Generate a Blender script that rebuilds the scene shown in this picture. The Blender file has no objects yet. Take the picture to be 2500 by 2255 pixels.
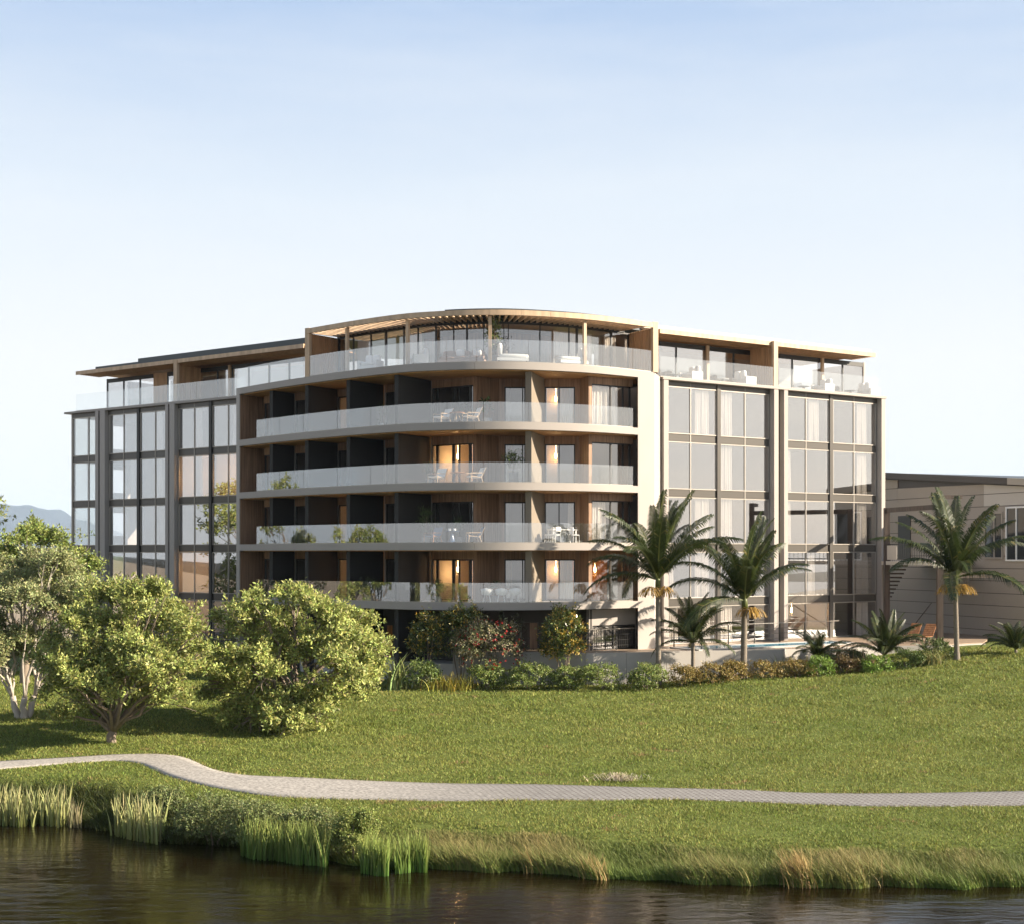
import bpy, math, random
import numpy as np
from mathutils import Vector, Matrix

# ------------------------------------------------------------------ camera, sky, sun, exposure
sc = bpy.context.scene
CAMZ, HORIZON, FPX = 5.34, 1350.0, 50.0 / 36.0 * 2500.0
cam = bpy.data.objects.new('camera', bpy.data.cameras.new('camera'))
sc.collection.objects.link(cam)
cam.location = (0, 0, CAMZ)
cam.rotation_euler = (math.radians(90), 0, 0)
cam.data.lens, cam.data.sensor_width, cam.data.sensor_fit = 50.0, 36.0, 'HORIZONTAL'
cam.data.shift_y = (HORIZON - 1127.5) / 2500.0
cam.data.clip_start, cam.data.clip_end = 0.5, 30000.0
sc.camera = cam

SUN_EL = math.radians(25.0)
SUN_DIR = Vector((0.985 * math.cos(SUN_EL), -0.17 * math.cos(SUN_EL), math.sin(SUN_EL))).normalized()
SUN_AZ = math.atan2(SUN_DIR.x, SUN_DIR.y)          # clockwise from +Y
world = bpy.data.worlds.new('World')
sc.world = world
world.use_nodes = True
wn = world.node_tree
for n in list(wn.nodes):
    wn.nodes.remove(n)
sky = wn.nodes.new('ShaderNodeTexSky')
sky.sky_type = 'NISHITA'
sky.sun_disc = False
sky.sun_elevation = SUN_EL
sky.sun_rotation = SUN_AZ
sky.altitude = 0.0
sky.air_density, sky.dust_density, sky.ozone_density = 1.0, 2.2, 1.6
bg = wn.nodes.new('ShaderNodeBackground')
# the physical sky, veiled with the pale haze the photograph shows: white at the horizon, clearing to blue with height
geo = wn.nodes.new('ShaderNodeTexCoord')
sep = wn.nodes.new('ShaderNodeSeparateXYZ')
ramp = wn.nodes.new('ShaderNodeValToRGB')
EXPO = 1.55
_sky = ((0.0, (1.03, 1.03, 1.02)), (0.06, (1.0, 1.01, 1.02)), (0.13, (1.0, 1.0, 1.0)), (0.24, (0.83, 0.90, 0.985)), (0.36, (0.50, 0.645, 0.88)), (0.6, (0.24, 0.335, 0.54)), (1.0, (0.15, 0.225, 0.40)))
for pos, c in _sky[1:-1]:
    ramp.color_ramp.elements.new(pos)
for (pos, c), e in zip(_sky, ramp.color_ramp.elements):
    e.position, e.color = pos, (*(v / 2 ** EXPO for v in c), 1)
mixs = wn.nodes.new('ShaderNodeMix')
mixs.data_type = 'RGBA'
mixs.inputs['Factor'].default_value = 0.92
scl = wn.nodes.new('ShaderNodeVectorMath')
scl.operation = 'SCALE'
scl.inputs['Scale'].default_value = 0.08
wn.links.new(sky.outputs['Color'], scl.inputs[0])
wn.links.new(geo.outputs['Generated'], sep.inputs[0])
wn.links.new(sep.outputs['Z'], ramp.inputs[0])
wn.links.new(scl.outputs[0], mixs.inputs['A'])
wn.links.new(ramp.outputs[0], mixs.inputs['B'])
bg.inputs['Strength'].default_value = 1.0
wo = wn.nodes.new('ShaderNodeOutputWorld')
# faint streaks of high cloud, stretched along the horizon
cmap = wn.nodes.new('ShaderNodeMapping')
cmap.inputs['Scale'].default_value = (1.6, 1.6, 9.0)
cmap.inputs['Rotation'].default_value = (0.25, 0.1, 0.0)
cnz = wn.nodes.new('ShaderNodeTexNoise')
cnz.inputs['Scale'].default_value = 1.5
cnz.inputs['Detail'].default_value = 7
cnz.inputs['Roughness'].default_value = 0.6
crg = wn.nodes.new('ShaderNodeMapRange')
crg.inputs[1].default_value, crg.inputs[2].default_value = 0.45, 0.85
crg.inputs[3].default_value, crg.inputs[4].default_value = 0.0, 0.42
cmx = wn.nodes.new('ShaderNodeMix')
cmx.data_type = 'RGBA'
cmx.inputs['B'].default_value = (*(v / 2 ** EXPO for v in (0.95, 0.975, 1.0)), 1)
wn.links.new(geo.outputs['Generated'], cmap.inputs['Vector'])
wn.links.new(cmap.outputs[0], cnz.inputs['Vector'])
wn.links.new(cnz.outputs['Fac'], crg.inputs[0])
wn.links.new(crg.outputs[0], cmx.inputs['Factor'])
wn.links.new(mixs.outputs['Result'], cmx.inputs['A'])
wn.links.new(cmx.outputs['Result'], bg.inputs['Color'])
wn.links.new(bg.outputs['Background'], wo.inputs['Surface'])

sun = bpy.data.objects.new('sun', bpy.data.lights.new('sun', 'SUN'))
sc.collection.objects.link(sun)
sun.data.energy = 5.0
sun.data.angle = math.radians(0.5)
sun.data.color = (1.0, 0.87, 0.70)
sun.rotation_euler = SUN_DIR.to_track_quat('Z', 'Y').to_euler()

sc.view_settings.view_transform = 'Standard'
sc.view_settings.look = 'None'
sc.view_settings.gamma = 1.0
sc.view_settings.use_curve_mapping = False
sc.view_settings.exposure = EXPO
sc.cycles.max_bounces = 10
sc.cycles.transparent_max_bounces = 24
sc.cycles.glossy_bounces = 4
sc.cycles.diffuse_bounces = 3
sc.cycles.sample_clamp_indirect = 6.0
sc.cycles.use_denoising = True

rnd = random.Random(7)
RNG = np.random.default_rng(11)
COL = sc.collection

# ------------------------------------------------------------------ materials
def _mat(name):
    m = bpy.data.materials.new(name)
    m.use_nodes = True
    nt = m.node_tree
    for n in list(nt.nodes):
        nt.nodes.remove(n)
    out = nt.nodes.new('ShaderNodeOutputMaterial')
    return m, nt, out

def solid(name, col, rough=0.6, vary=0.12, scale=1.5, bump=0.0, bscale=30.0, metal=0.0, stretch=(1, 1, 1), spec=0.5, coat=0.0):
    """paint, render or metal: base colour with soft cloudy variation and fine relief"""
    m, nt, out = _mat(name)
    p = nt.nodes.new('ShaderNodeBsdfPrincipled')
    p.inputs['Roughness'].default_value = rough
    p.inputs['Metallic'].default_value = metal
    p.inputs['Specular IOR Level'].default_value = spec
    tc = nt.nodes.new('ShaderNodeTexCoord')
    mp = nt.nodes.new('ShaderNodeMapping')
    mp.inputs['Scale'].default_value = stretch
    nt.links.new(tc.outputs['Object'], mp.inputs['Vector'])
    nz = nt.nodes.new('ShaderNodeTexNoise')
    nz.inputs['Scale'].default_value = scale
    nz.inputs['Detail'].default_value = 6
    nz.inputs['Roughness'].default_value = 0.6
    nt.links.new(mp.outputs[0], nz.inputs['Vector'])
    r = nt.nodes.new('ShaderNodeMapRange')
    r.inputs[3].default_value, r.inputs[4].default_value = 1 - vary * 1.6, 1 + vary * 1.6
    nt.links.new(nz.outputs['Fac'], r.inputs[0])
    mx = nt.nodes.new('ShaderNodeVectorMath')
    mx.operation = 'SCALE'
    mx.inputs[0].default_value = col
    nt.links.new(r.outputs[0], mx.inputs['Scale'])
    nt.links.new(mx.outputs[0], p.inputs['Base Color'])
    if bump:
        n2 = nt.nodes.new('ShaderNodeTexNoise')
        n2.inputs['Scale'].default_value = bscale
        n2.inputs['Detail'].default_value = 5
        nt.links.new(mp.outputs[0], n2.inputs['Vector'])
        b = nt.nodes.new('ShaderNodeBump')
        b.inputs['Strength'].default_value = bump
        b.inputs['Distance'].default_value = 0.02
        nt.links.new(n2.outputs['Fac'], b.inputs['Height'])
        nt.links.new(b.outputs[0], p.inputs['Normal'])
    nt.links.new(p.outputs[0], out.inputs['Surface'])
    return m

def wood(name, col, rough=0.55, grain=(9, 9, 0.6), vary=0.35):
    m, nt, out = _mat(name)
    p = nt.nodes.new('ShaderNodeBsdfPrincipled')
    p.inputs['Roughness'].default_value = rough
    p.inputs['Specular IOR Level'].default_value = 0.3
    tc = nt.nodes.new('ShaderNodeTexCoord')
    mp = nt.nodes.new('ShaderNodeMapping')
    mp.inputs['Scale'].default_value = grain
    nt.links.new(tc.outputs['Object'], mp.inputs['Vector'])
    nz = nt.nodes.new('ShaderNodeTexNoise')
    nz.inputs['Scale'].default_value = 1.0
    nz.inputs['Detail'].default_value = 8
    nt.links.new(mp.outputs[0], nz.inputs['Vector'])
    cr = nt.nodes.new('ShaderNodeValToRGB')
    cr.color_ramp.elements[0].position, cr.color_ramp.elements[1].position = 0.3, 0.72
    a = [c * (1 - vary) for c in col]
    b = [min(1, c * (1 + vary)) for c in col]
    cr.color_ramp.elements[0].color = (*a, 1)
    cr.color_ramp.elements[1].color = (*b, 1)
    nt.links.new(nz.outputs['Fac'], cr.inputs[0])
    nt.links.new(cr.outputs[0], p.inputs['Base Color'])
    bm = nt.nodes.new('ShaderNodeBump')
    bm.inputs['Strength'].default_value = 0.25
    bm.inputs['Distance'].default_value = 0.01
    nt.links.new(nz.outputs['Fac'], bm.inputs['Height'])
    nt.links.new(bm.outputs[0], p.inputs['Normal'])
    nt.links.new(p.outputs[0], out.inputs['Surface'])
    return m

def glass(name, refl, tint=(0.9, 0.92, 0.91), milk=0.0, wav=0.0):
    """coated architectural glass: clear sheet that lets light through, with a mirror share that rises at grazing angles"""
    m, nt, out = _mat(name)
    tr = nt.nodes.new('ShaderNodeBsdfTransparent')
    tr.inputs['Color'].default_value = (*tint, 1)
    gl = nt.nodes.new('ShaderNodeBsdfGlossy')
    gl.inputs['Roughness'].default_value = 0.01
    gl.inputs['Color'].default_value = (0.97, 0.98, 1.0, 1)
    ge = nt.nodes.new('ShaderNodeNewGeometry')
    dt = nt.nodes.new('ShaderNodeVectorMath')
    dt.operation = 'DOT_PRODUCT'
    nt.links.new(ge.outputs['Incoming'], dt.inputs[0])
    nt.links.new(ge.outputs['Normal'], dt.inputs[1])
    ab = nt.nodes.new('ShaderNodeMath')
    ab.operation = 'ABSOLUTE'
    nt.links.new(dt.outputs['Value'], ab.inputs[0])
    iv = nt.nodes.new('ShaderNodeMath')
    iv.operation = 'SUBTRACT'
    iv.inputs[0].default_value = 1.0
    nt.links.new(ab.outputs[0], iv.inputs[1])
    fr = nt.nodes.new('ShaderNodeMath')
    fr.operation = 'POWER'
    fr.inputs[1].default_value = 5.0
    nt.links.new(iv.outputs[0], fr.inputs[0])
    r = nt.nodes.new('ShaderNodeMapRange')
    r.inputs[3].default_value, r.inputs[4].default_value = refl, 1.0
    nt.links.new(fr.outputs[0], r.inputs[0])
    if wav:
        tc = nt.nodes.new('ShaderNodeTexCoord')
        nz = nt.nodes.new('ShaderNodeTexNoise')
        nz.inputs['Scale'].default_value = 0.7
        nt.links.new(tc.outputs['Object'], nz.inputs['Vector'])
        b = nt.nodes.new('ShaderNodeBump')
        b.inputs['Strength'].default_value = wav
        b.inputs['Distance'].default_value = 0.02
        nt.links.new(nz.outputs['Fac'], b.inputs['Height'])
        nt.links.new(b.outputs[0], gl.inputs['Normal'])
    base = tr
    if milk:
        df = nt.nodes.new('ShaderNodeBsdfDiffuse')
        df.inputs['Color'].default_value = (0.8, 0.82, 0.82, 1)
        m0 = nt.nodes.new('ShaderNodeMixShader')
        m0.inputs[0].default_value = milk
        nt.links.new(tr.outputs[0], m0.inputs[1])
        nt.links.new(df.outputs[0], m0.inputs[2])
        base = m0
    mx = nt.nodes.new('ShaderNodeMixShader')
    nt.links.new(r.outputs[0], mx.inputs[0])
    nt.links.new(base.outputs[0], mx.inputs[1])
    nt.links.new(gl.outputs[0], mx.inputs[2])
    nt.links.new(mx.outputs[0], out.inputs['Surface'])
    return m

def foliage(name, transl=0.35, rough=0.5, spec=0.3):
    """leaf, its own colour read from the mesh's tint attribute, lit through from behind"""
    m, nt, out = _mat(name)
    at = nt.nodes.new('ShaderNodeAttribute')
    at.attribute_name = 'tint'
    p = nt.nodes.new('ShaderNodeBsdfPrincipled')
    p.inputs['Roughness'].default_value = rough
    p.inputs['Specular IOR Level'].default_value = spec
    t = nt.nodes.new('ShaderNodeBsdfTranslucent')
    nt.links.new(at.outputs['Color'], p.inputs['Base Color'])
    nt.links.new(at.outputs['Color'], t.inputs['Color'])
    mx = nt.nodes.new('ShaderNodeMixShader')
    mx.inputs[0].default_value = transl
    nt.links.new(p.outputs[0], mx.inputs[1])
    nt.links.new(t.outputs[0], mx.inputs[2])
    nt.links.new(mx.outputs[0], out.inputs['Surface'])
    return m

def glow(name, col, strength):
    m, nt, out = _mat(name)
    e = nt.nodes.new('ShaderNodeEmission')
    e.inputs['Color'].default_value = (*col, 1)
    e.inputs['Strength'].default_value = strength
    nt.links.new(e.outputs[0], out.inputs['Surface'])
    return m

M = dict(
    render=solid('pale_render', (0.33, 0.297, 0.268), 0.75, 0.06, 0.6, 0.08, 60),
    concrete=solid('concrete', (0.38, 0.355, 0.325), 0.85, 0.13, 0.9, 0.25, 25),
    greyfin=solid('grey_fin_paint', (0.33, 0.30, 0.27), 0.5, 0.04, 0.5),
    frame=solid('window_frame_metal', (0.34, 0.31, 0.27), 0.38, 0.03, 1.0, metal=0.3),
    dark=solid('dark_metal', (0.022, 0.021, 0.019), 0.45, 0.1, 1.0),
    spandrel=solid('spandrel_panel', (0.075, 0.066, 0.055), 0.32, 0.05, 0.6),
    charcoal=solid('charcoal_render', (0.030, 0.028, 0.026), 0.8, 0.08, 1.0, 0.15, 50),
    taupe=solid('taupe_render', (0.20, 0.165, 0.125), 0.85, 0.06, 1.5, 0.3, 40),
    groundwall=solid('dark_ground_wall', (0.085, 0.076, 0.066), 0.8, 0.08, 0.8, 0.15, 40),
    clad=wood('brown_timber_cladding', (0.30, 0.185, 0.115)),
    soffit=wood('soffit_timber', (0.52, 0.29, 0.14), grain=(0.6, 9, 9)),
    larch=wood('larch_timber', (0.50, 0.36, 0.235), vary=0.2, grain=(3, 3, 0.5)),
    slatwood=wood('slat_timber', (0.42, 0.25, 0.13), vary=0.25, grain=(3, 3, 0.5)),
    roof=solid('dark_roof_metal', (0.045, 0.055, 0.058), 0.4, 0.08, 0.4, metal=0.2),
    roofedge=solid('tan_roof_edge', (0.42, 0.36, 0.29), 0.5, 0.04, 0.5),
    wallin=solid('interior_plaster', (0.36, 0.34, 0.315), 0.8, 0.03),
    floorin=wood('interior_floor', (0.13, 0.092, 0.065)),
    warmwall=wood('orange_interior_timber', (0.50, 0.22, 0.07), vary=0.2),
    warmplaster=solid('warm_plaster', (0.60, 0.46, 0.30), 0.8, 0.05),
    curtain=solid('white_curtain', (0.80, 0.77, 0.72), 0.9, 0.03),
    glass=glass('facade_glass', 0.33, (0.92, 0.91, 0.90), wav=0.004),
    glass2=glass('door_glass', 0.16, (0.92, 0.91, 0.90), wav=0.004),
    rail=glass('balustrade_glass', 0.165, (0.96, 0.97, 0.965), milk=0.012),
    white=solid('white_paint', (0.80, 0.79, 0.77), 0.5, 0.02),
    cushion=solid('white_cushion', (0.82, 0.80, 0.77), 0.9, 0.04, 6, 0.2, 40),
    brownfab=solid('brown_fabric', (0.30, 0.20, 0.15), 0.9, 0.08, 6),
    bluefab=solid('blue_cushion', (0.12, 0.17, 0.26), 0.9, 0.25, 9),
    bluemet=solid('blue_enamel', (0.03, 0.06, 0.12), 0.25, 0.05),
    pot=solid('grey_pot', (0.25, 0.25, 0.245), 0.8, 0.08, 4),
    teak=wood('teak_timber', (0.33, 0.16, 0.075)),
    postwood=wood('shade_darkened_timber', (0.085, 0.063, 0.05), grain=(8, 8, 0.8)),  # brown darkened to carry the shade the walkway posts stand in
    board=solid('grey_board_cladding', (0.37, 0.32, 0.27), 0.75, 0.05, 0.5, 0.1, 30),
    board2=solid('pale_board_cladding', (0.55, 0.50, 0.44), 0.75, 0.04, 0.5),
    fasciabrown=solid('brown_fascia', (0.065, 0.052, 0.045), 0.5, 0.08, 0.5),
    bark=solid('grey_bark', (0.21, 0.165, 0.125), 0.95, 0.35, 3.0, 0.9, 12, stretch=(3, 3, 0.7)),
    palebark=solid('pale_bark', (0.42, 0.37, 0.31), 0.95, 0.35, 2.5, 0.9, 10, stretch=(3, 3, 0.7)),
    palmbark=solid('palm_bark', (0.19, 0.16, 0.125), 0.9, 0.25, 5.0, 0.6, 12, stretch=(1, 1, 4)),
    deck=wood('deck_boards', (0.30, 0.225, 0.16), grain=(1.2, 10, 1), vary=0.18),
    tile=solid('pool_tile', (0.10, 0.33, 0.46), 0.3, 0.12, 3),
    paving=solid('pale_paving', (0.42, 0.40, 0.37), 0.85, 0.08, 1.0, 0.15, 30),
    leaf=foliage('tree_leaf', 0.26),
    glossleaf=foliage('glossy_leaf', 0.2, 0.32, 0.5),
    palmleaf=foliage('palm_leaf', 0.25, 0.42, 0.4),
    blade=foliage('grass_blade', 0.30, 0.6, 0.2),
    lamp=glow('lamp_bulb', (1.0, 0.66, 0.30), 14.0),
)

# ------------------------------------------------------------------ mesh helpers
def solve(F, px, o=0.0):
    """distance along plan line F, at offset o, where the sight line of picture column px crosses it"""
    u = (px - 1250.0) / FPX
    ox, oy = F.o[0] + F.n[0] * o, F.o[1] + F.n[1] * o
    return (u * oy - ox) / (F.d[0] - u * F.d[1])

class Line:
    """plan line: origin, direction, outward normal on its right hand"""
    def __init__(s, o, d):
        L = math.hypot(*d)
        s.o, s.d = o, (d[0] / L, d[1] / L)
        s.n = (s.d[1], -s.d[0])
    def p(s, t, o, z):
        return (s.o[0] + s.d[0] * t + s.n[0] * o, s.o[1] + s.d[1] * t + s.n[1] * o, z)
    @staticmethod
    def thru(a, b):
        return Line(a, (b[0] - a[0], b[1] - a[1]))

class MB:
    def __init__(s):
        s.v, s.f = [], []
    def hexa(s, q):
        b = len(s.v)
        s.v += [tuple(x) for x in q]
        s.f += [(b, b + 3, b + 2, b + 1), (b + 4, b + 5, b + 6, b + 7), (b, b + 1, b + 5, b + 4),
                (b + 1, b + 2, b + 6, b + 5), (b + 2, b + 3, b + 7, b + 6), (b + 3, b, b + 4, b + 7)]
        return s
    def box(s, x0, x1, y0, y1, z0, z1):
        return s.hexa([(x0, y0, z0), (x1, y0, z0), (x1, y1, z0), (x0, y1, z0), (x0, y0, z1), (x1, y0, z1), (x1, y1, z1), (x0, y1, z1)])
    def fbox(s, F, t0, t1, o0, o1, z0, z1):
        if o0 < o1:
            o0, o1 = o1, o0
        return s.hexa([F.p(t0, o0, z0), F.p(t1, o0, z0), F.p(t1, o1, z0), F.p(t0, o1, z0),
                       F.p(t0, o0, z1), F.p(t1, o0, z1), F.p(t1, o1, z1), F.p(t0, o1, z1)])
    def prism(s, pts, z0, z1):
        a = sum(pts[i][0] * pts[(i + 1) % len(pts)][1] - pts[(i + 1) % len(pts)][0] * pts[i][1] for i in range(len(pts)))
        if a < 0:
            pts = pts[::-1]
        b, n = len(s.v), len(pts)
        s.v += [(p[0], p[1], z0) for p in pts] + [(p[0], p[1], z1) for p in pts]
        s.f += [tuple(b + i for i in range(n))[::-1], tuple(b + n + i for i in range(n))]
        s.f += [(b + i, b + (i + 1) % n, b + n + (i + 1) % n, b + n + i) for i in range(n)]
        return s
    def tube(s, pts, rad, n=8, cap=True):
        pts = [Vector(p) for p in pts]
        if not hasattr(rad, '__len__'):
            rad = [rad] * len(pts)
        b0 = len(s.v)
        ref = Vector((0.3, 0.5, 0.81))
        for i, p in enumerate(pts):
            t = (pts[min(i + 1, len(pts) - 1)] - pts[max(i - 1, 0)]).normalized()
            a = t.cross(ref)
            if a.length < 0.05:
                a = t.cross(Vector((1, 0, 0)))
            a.normalize()
            c = t.cross(a)
            for k in range(n):
                th = 2 * math.pi * k / n
                s.v.append(tuple(p + (a * math.cos(th) + c * math.sin(th)) * rad[i]))
        for i in range(len(pts) - 1):
            for k in range(n):
                k2 = (k + 1) % n
                s.f.append((b0 + i * n + k, b0 + i * n + k2, b0 + (i + 1) * n + k2, b0 + (i + 1) * n + k))
        if cap:
            s.f.append(tuple(b0 + k for k in range(n))[::-1])
            s.f.append(tuple(b0 + (len(pts) - 1) * n + k for k in range(n)))
        return s
    def lathe(s, prof, n=16, c=(0, 0, 0)):
        b0 = len(s.v)
        for r, z in prof:
            for k in range(n):
                th = 2 * math.pi * k / n
                s.v.append((c[0] + r * math.cos(th), c[1] + r * math.sin(th), c[2] + z))
        for i in range(len(prof) - 1):
            for k in range(n):
                k2 = (k + 1) % n
                s.f.append((b0 + i * n + k, b0 + i * n + k2, b0 + (i + 1) * n + k2, b0 + (i + 1) * n + k))
        s.f.append(tuple(b0 + k for k in range(n))[::-1])
        s.f.append(tuple(b0 + (len(prof) - 1) * n + k for k in range(n)))
        return s
    def puff(s, c, r, seg=8, power=0.6):
        """soft rounded block (cushions)"""
        b0 = len(s.v)
        sg = lambda x: math.copysign(abs(x) ** power, x)
        for i in range(seg + 1):
            ph = -math.pi / 2 + math.pi * i / seg
            for k in range(seg * 2):
                th = math.pi * k / seg
                s.v.append((c[0] + r[0] * sg(math.cos(ph)) * sg(math.cos(th)), c[1] + r[1] * sg(math.cos(ph)) * sg(math.sin(th)), c[2] + r[2] * sg(math.sin(ph))))
        n = seg * 2
        for i in range(seg):
            for k in range(n):
                k2 = (k + 1) % n
                s.f.append((b0 + i * n + k, b0 + i * n + k2, b0 + (i + 1) * n + k2, b0 + (i + 1) * n + k))
        return s
    def turned(s, ang, c=(0, 0), tilt=0.0):
        ca, sa = math.cos(ang), math.sin(ang)
        s.v = [(c[0] + x * ca - y * sa, c[1] + x * sa + y * ca, z) for x, y, z in s.v]
        return s

def link(name, me, mat, parent=None, smooth=False):
    if mat is not None and len(me.materials) == 0:
        me.materials.append(mat)
    o = bpy.data.objects.new(name, me)
    COL.objects.link(o)
    if smooth:
        me.polygons.foreach_set('use_smooth', [True] * len(me.polygons))
    if parent is not None:
        o.parent = parent
        if parent.get('world_space'):
            r = parent if parent.parent is None else parent.parent
            o.matrix_parent_inverse = Matrix.Translation(-r.location) if parent.parent is None else Matrix.Identity(4)
            o['world_space'] = 1
    return o

def obj(name, mb, mat, parent=None, smooth=False):
    me = bpy.data.meshes.new(name)
    me.from_pydata(mb.v, [], mb.f)
    me.update()
    return link(name, me, mat, parent, smooth)

def np_mesh(name, v, quads, mat, parent=None, tint=None, smooth=False):
    """large meshes straight from arrays; tint is one colour per vertex"""
    me = bpy.data.meshes.new(name)
    nv, nf, k = len(v), len(quads), quads.shape[1]
    me.vertices.add(nv)
    me.vertices.foreach_set('co', np.ascontiguousarray(v, dtype=np.float32).ravel())
    me.loops.add(nf * k)
    me.loops.foreach_set('vertex_index', np.ascontiguousarray(quads, dtype=np.int32).ravel())
    me.polygons.add(nf)
    me.polygons.foreach_set('loop_start', np.arange(0, nf * k, k, dtype=np.int32))
    me.polygons.foreach_set('loop_total', np.full(nf, k, dtype=np.int32))
    if tint is not None:
        a = me.attributes.new('tint', 'FLOAT_COLOR', 'POINT')
        c = np.ones((nv, 4), dtype=np.float32)
        c[:, :3] = tint
        a.data.foreach_set('color', c.ravel())
    me.update(calc_edges=True)
    return link(name, me, mat, parent, smooth)

def tag(o, label, cat, group=None):
    o['label'], o['category'] = label, cat
    if group:
        o['group'] = group
    return o

def thing(name, label, cat, loc=(0, 0, 0), rot=0.0, group=None):
    o = bpy.data.objects.new(name, None)
    COL.objects.link(o)
    o.empty_display_size = 0.2
    o.location = loc
    o.rotation_euler = (0, 0, rot)
    return tag(o, label, cat, group)

def wthing(name, label, cat, loc, group=None):
    """thing whose parts are written in world coordinates"""
    o = thing(name, label, cat, loc, 0, group)
    o['world_space'] = 1
    return o

def struct(name, mb, mat):
    o = obj(name, mb, mat)
    o['kind'] = 'structure'
    return o

def dup(root, loc, rot, label, scale=1.0):
    r = root.copy()
    COL.objects.link(r)
    r.location, r.rotation_euler, r.scale = loc, (0, 0, rot), (scale,) * 3
    r['label'] = label
    for ch in root.children:
        c = ch.copy()
        COL.objects.link(c)
        c.parent = r
        for g in ch.children:
            d = g.copy()
            COL.objects.link(d)
            d.parent = c
    return r

class Curve:
    """smooth plan curve, sampled finely, run from picture left to picture right"""
    def __init__(s, pts):
        P = [np.array(p, float) for p in pts]
        P = [2 * P[0] - P[1]] + P + [2 * P[-1] - P[-2]]
        out = []
        for i in range(1, len(P) - 2):
            for k in range(16):
                t = k / 16
                out.append(0.5 * (2 * P[i] + (P[i + 1] - P[i - 1]) * t + (2 * P[i - 1] - 5 * P[i] + 4 * P[i + 1] - P[i + 2]) * t * t
                                  + (3 * P[i] - P[i - 1] - 3 * P[i + 1] + P[i + 2]) * t ** 3))
        out.append(P[-2])
        s.q = np.array(out)
        for _ in range(12):
            s.q[1:-1] = 0.25 * s.q[:-2] + 0.5 * s.q[1:-1] + 0.25 * s.q[2:]
        s.s = np.concatenate([[0], np.cumsum(np.hypot(*np.diff(s.q, axis=0).T))])
        s.L = s.s[-1]
    def at(s, t, o=0.0):
        x, y = np.interp(t, s.s, s.q[:, 0]), np.interp(t, s.s, s.q[:, 1])
        e = 0.25
        tx = np.interp(min(t + e, s.L), s.s, s.q[:, 0]) - np.interp(max(t - e, 0), s.s, s.q[:, 0])
        ty = np.interp(min(t + e, s.L), s.s, s.q[:, 1]) - np.interp(max(t - e, 0), s.s, s.q[:, 1])
        L = math.hypot(tx, ty)
        return (x + ty / L * o, y - tx / L * o)          # positive o is towards the lake
    def ang(s, t):
        a, b = s.at(max(t - .2, 0)), s.at(min(t + .2, s.L))
        return math.atan2(b[1] - a[1], b[0] - a[0])
    def run(s, t0, t1, o=0.0, step=0.35):
        n = max(1, int(round((t1 - t0) / step)))
        return [s.at(t0 + (t1 - t0) * i / n, o) for i in range(n + 1)]
    def find(s, px, o=0.0):
        u = (px - 1250.0) / FPX
        tt = np.linspace(0, s.L, 1500)
        v = np.array([p[0] - u * p[1] for p in (s.at(t, o) for t in tt)])
        i = int(np.argmin(np.abs(v)))
        return float(tt[i])

def cbox(mb, C, t0, t1, o0, o1, z0, z1, step=0.35):
    return mb.prism(C.run(t0, t1, o0, step) + C.run(t0, t1, o1, step)[::-1], z0, z1)

# ------------------------------------------------------------------ ground shape
_wx = [-400, -60, -30, -20, -17, -14.5, -13, -11, -9, -7, -5.5, -4, -2, 0, 2.5, 5, 8, 12, 16, 24, 40, 400]
_wy = [56, 54, 51, 49.6, 49.2, 48.6, 47.6, 46.1, 45.3, 44.2, 43.2, 42.3, 42.1, 41.8, 41.0, 40.4, 39.9, 39.8, 39.9, 40, 40, 42]
def smooth(a):
    a = np.clip(a, 0, 1)
    return a * a * (3 - 2 * a)
def shore(x):
    return np.interp(x, _wx, _wy) + 0.14 * np.sin(x * 1.9) + 0.10 * np.sin(x * 4.3 + 1)
WATER = -4.0
def ground(x, y):
    x, y = np.asarray(x, float), np.asarray(y, float)
    base = -3.02 + (np.minimum(y, 73.5) - 49) * 0.0563
    base = base + smooth((x - 6) / 8) * 0.35 * smooth((y - 60) / 14) + smooth((x - 13) / 15) * 1.2 * smooth((y - 58) / 26)
    base = base + 0.06 * np.sin(x * 0.35 + 1.0) * np.sin(y * 0.3)
    d = y - shore(x)
    up = WATER - 0.12 + (base - WATER + 0.12) * smooth((d + 0.25) / 3.4)
    return np.where(d > -0.25, up, np.maximum(WATER - 0.12 + (d + 0.25) * 0.5, -6.5))
def at_ground(px, py):
    """where the sight line of a picture point meets the lawn"""
    u, w = (px - 1250.0) / FPX, (py - HORIZON) / FPX
    lo, hi = 36.0, 100.0
    for _ in range(50):
        mid = (lo + hi) / 2
        if CAMZ - w * mid > float(ground(u * mid, mid)):
            lo = mid
        else:
            hi = mid
    return (u * lo, lo, float(ground(u * lo, lo)))
def at(px, py, Y):
    return ((px - 1250.0) / FPX * Y, Y, CAMZ - (py - HORIZON) / FPX * Y)
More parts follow.
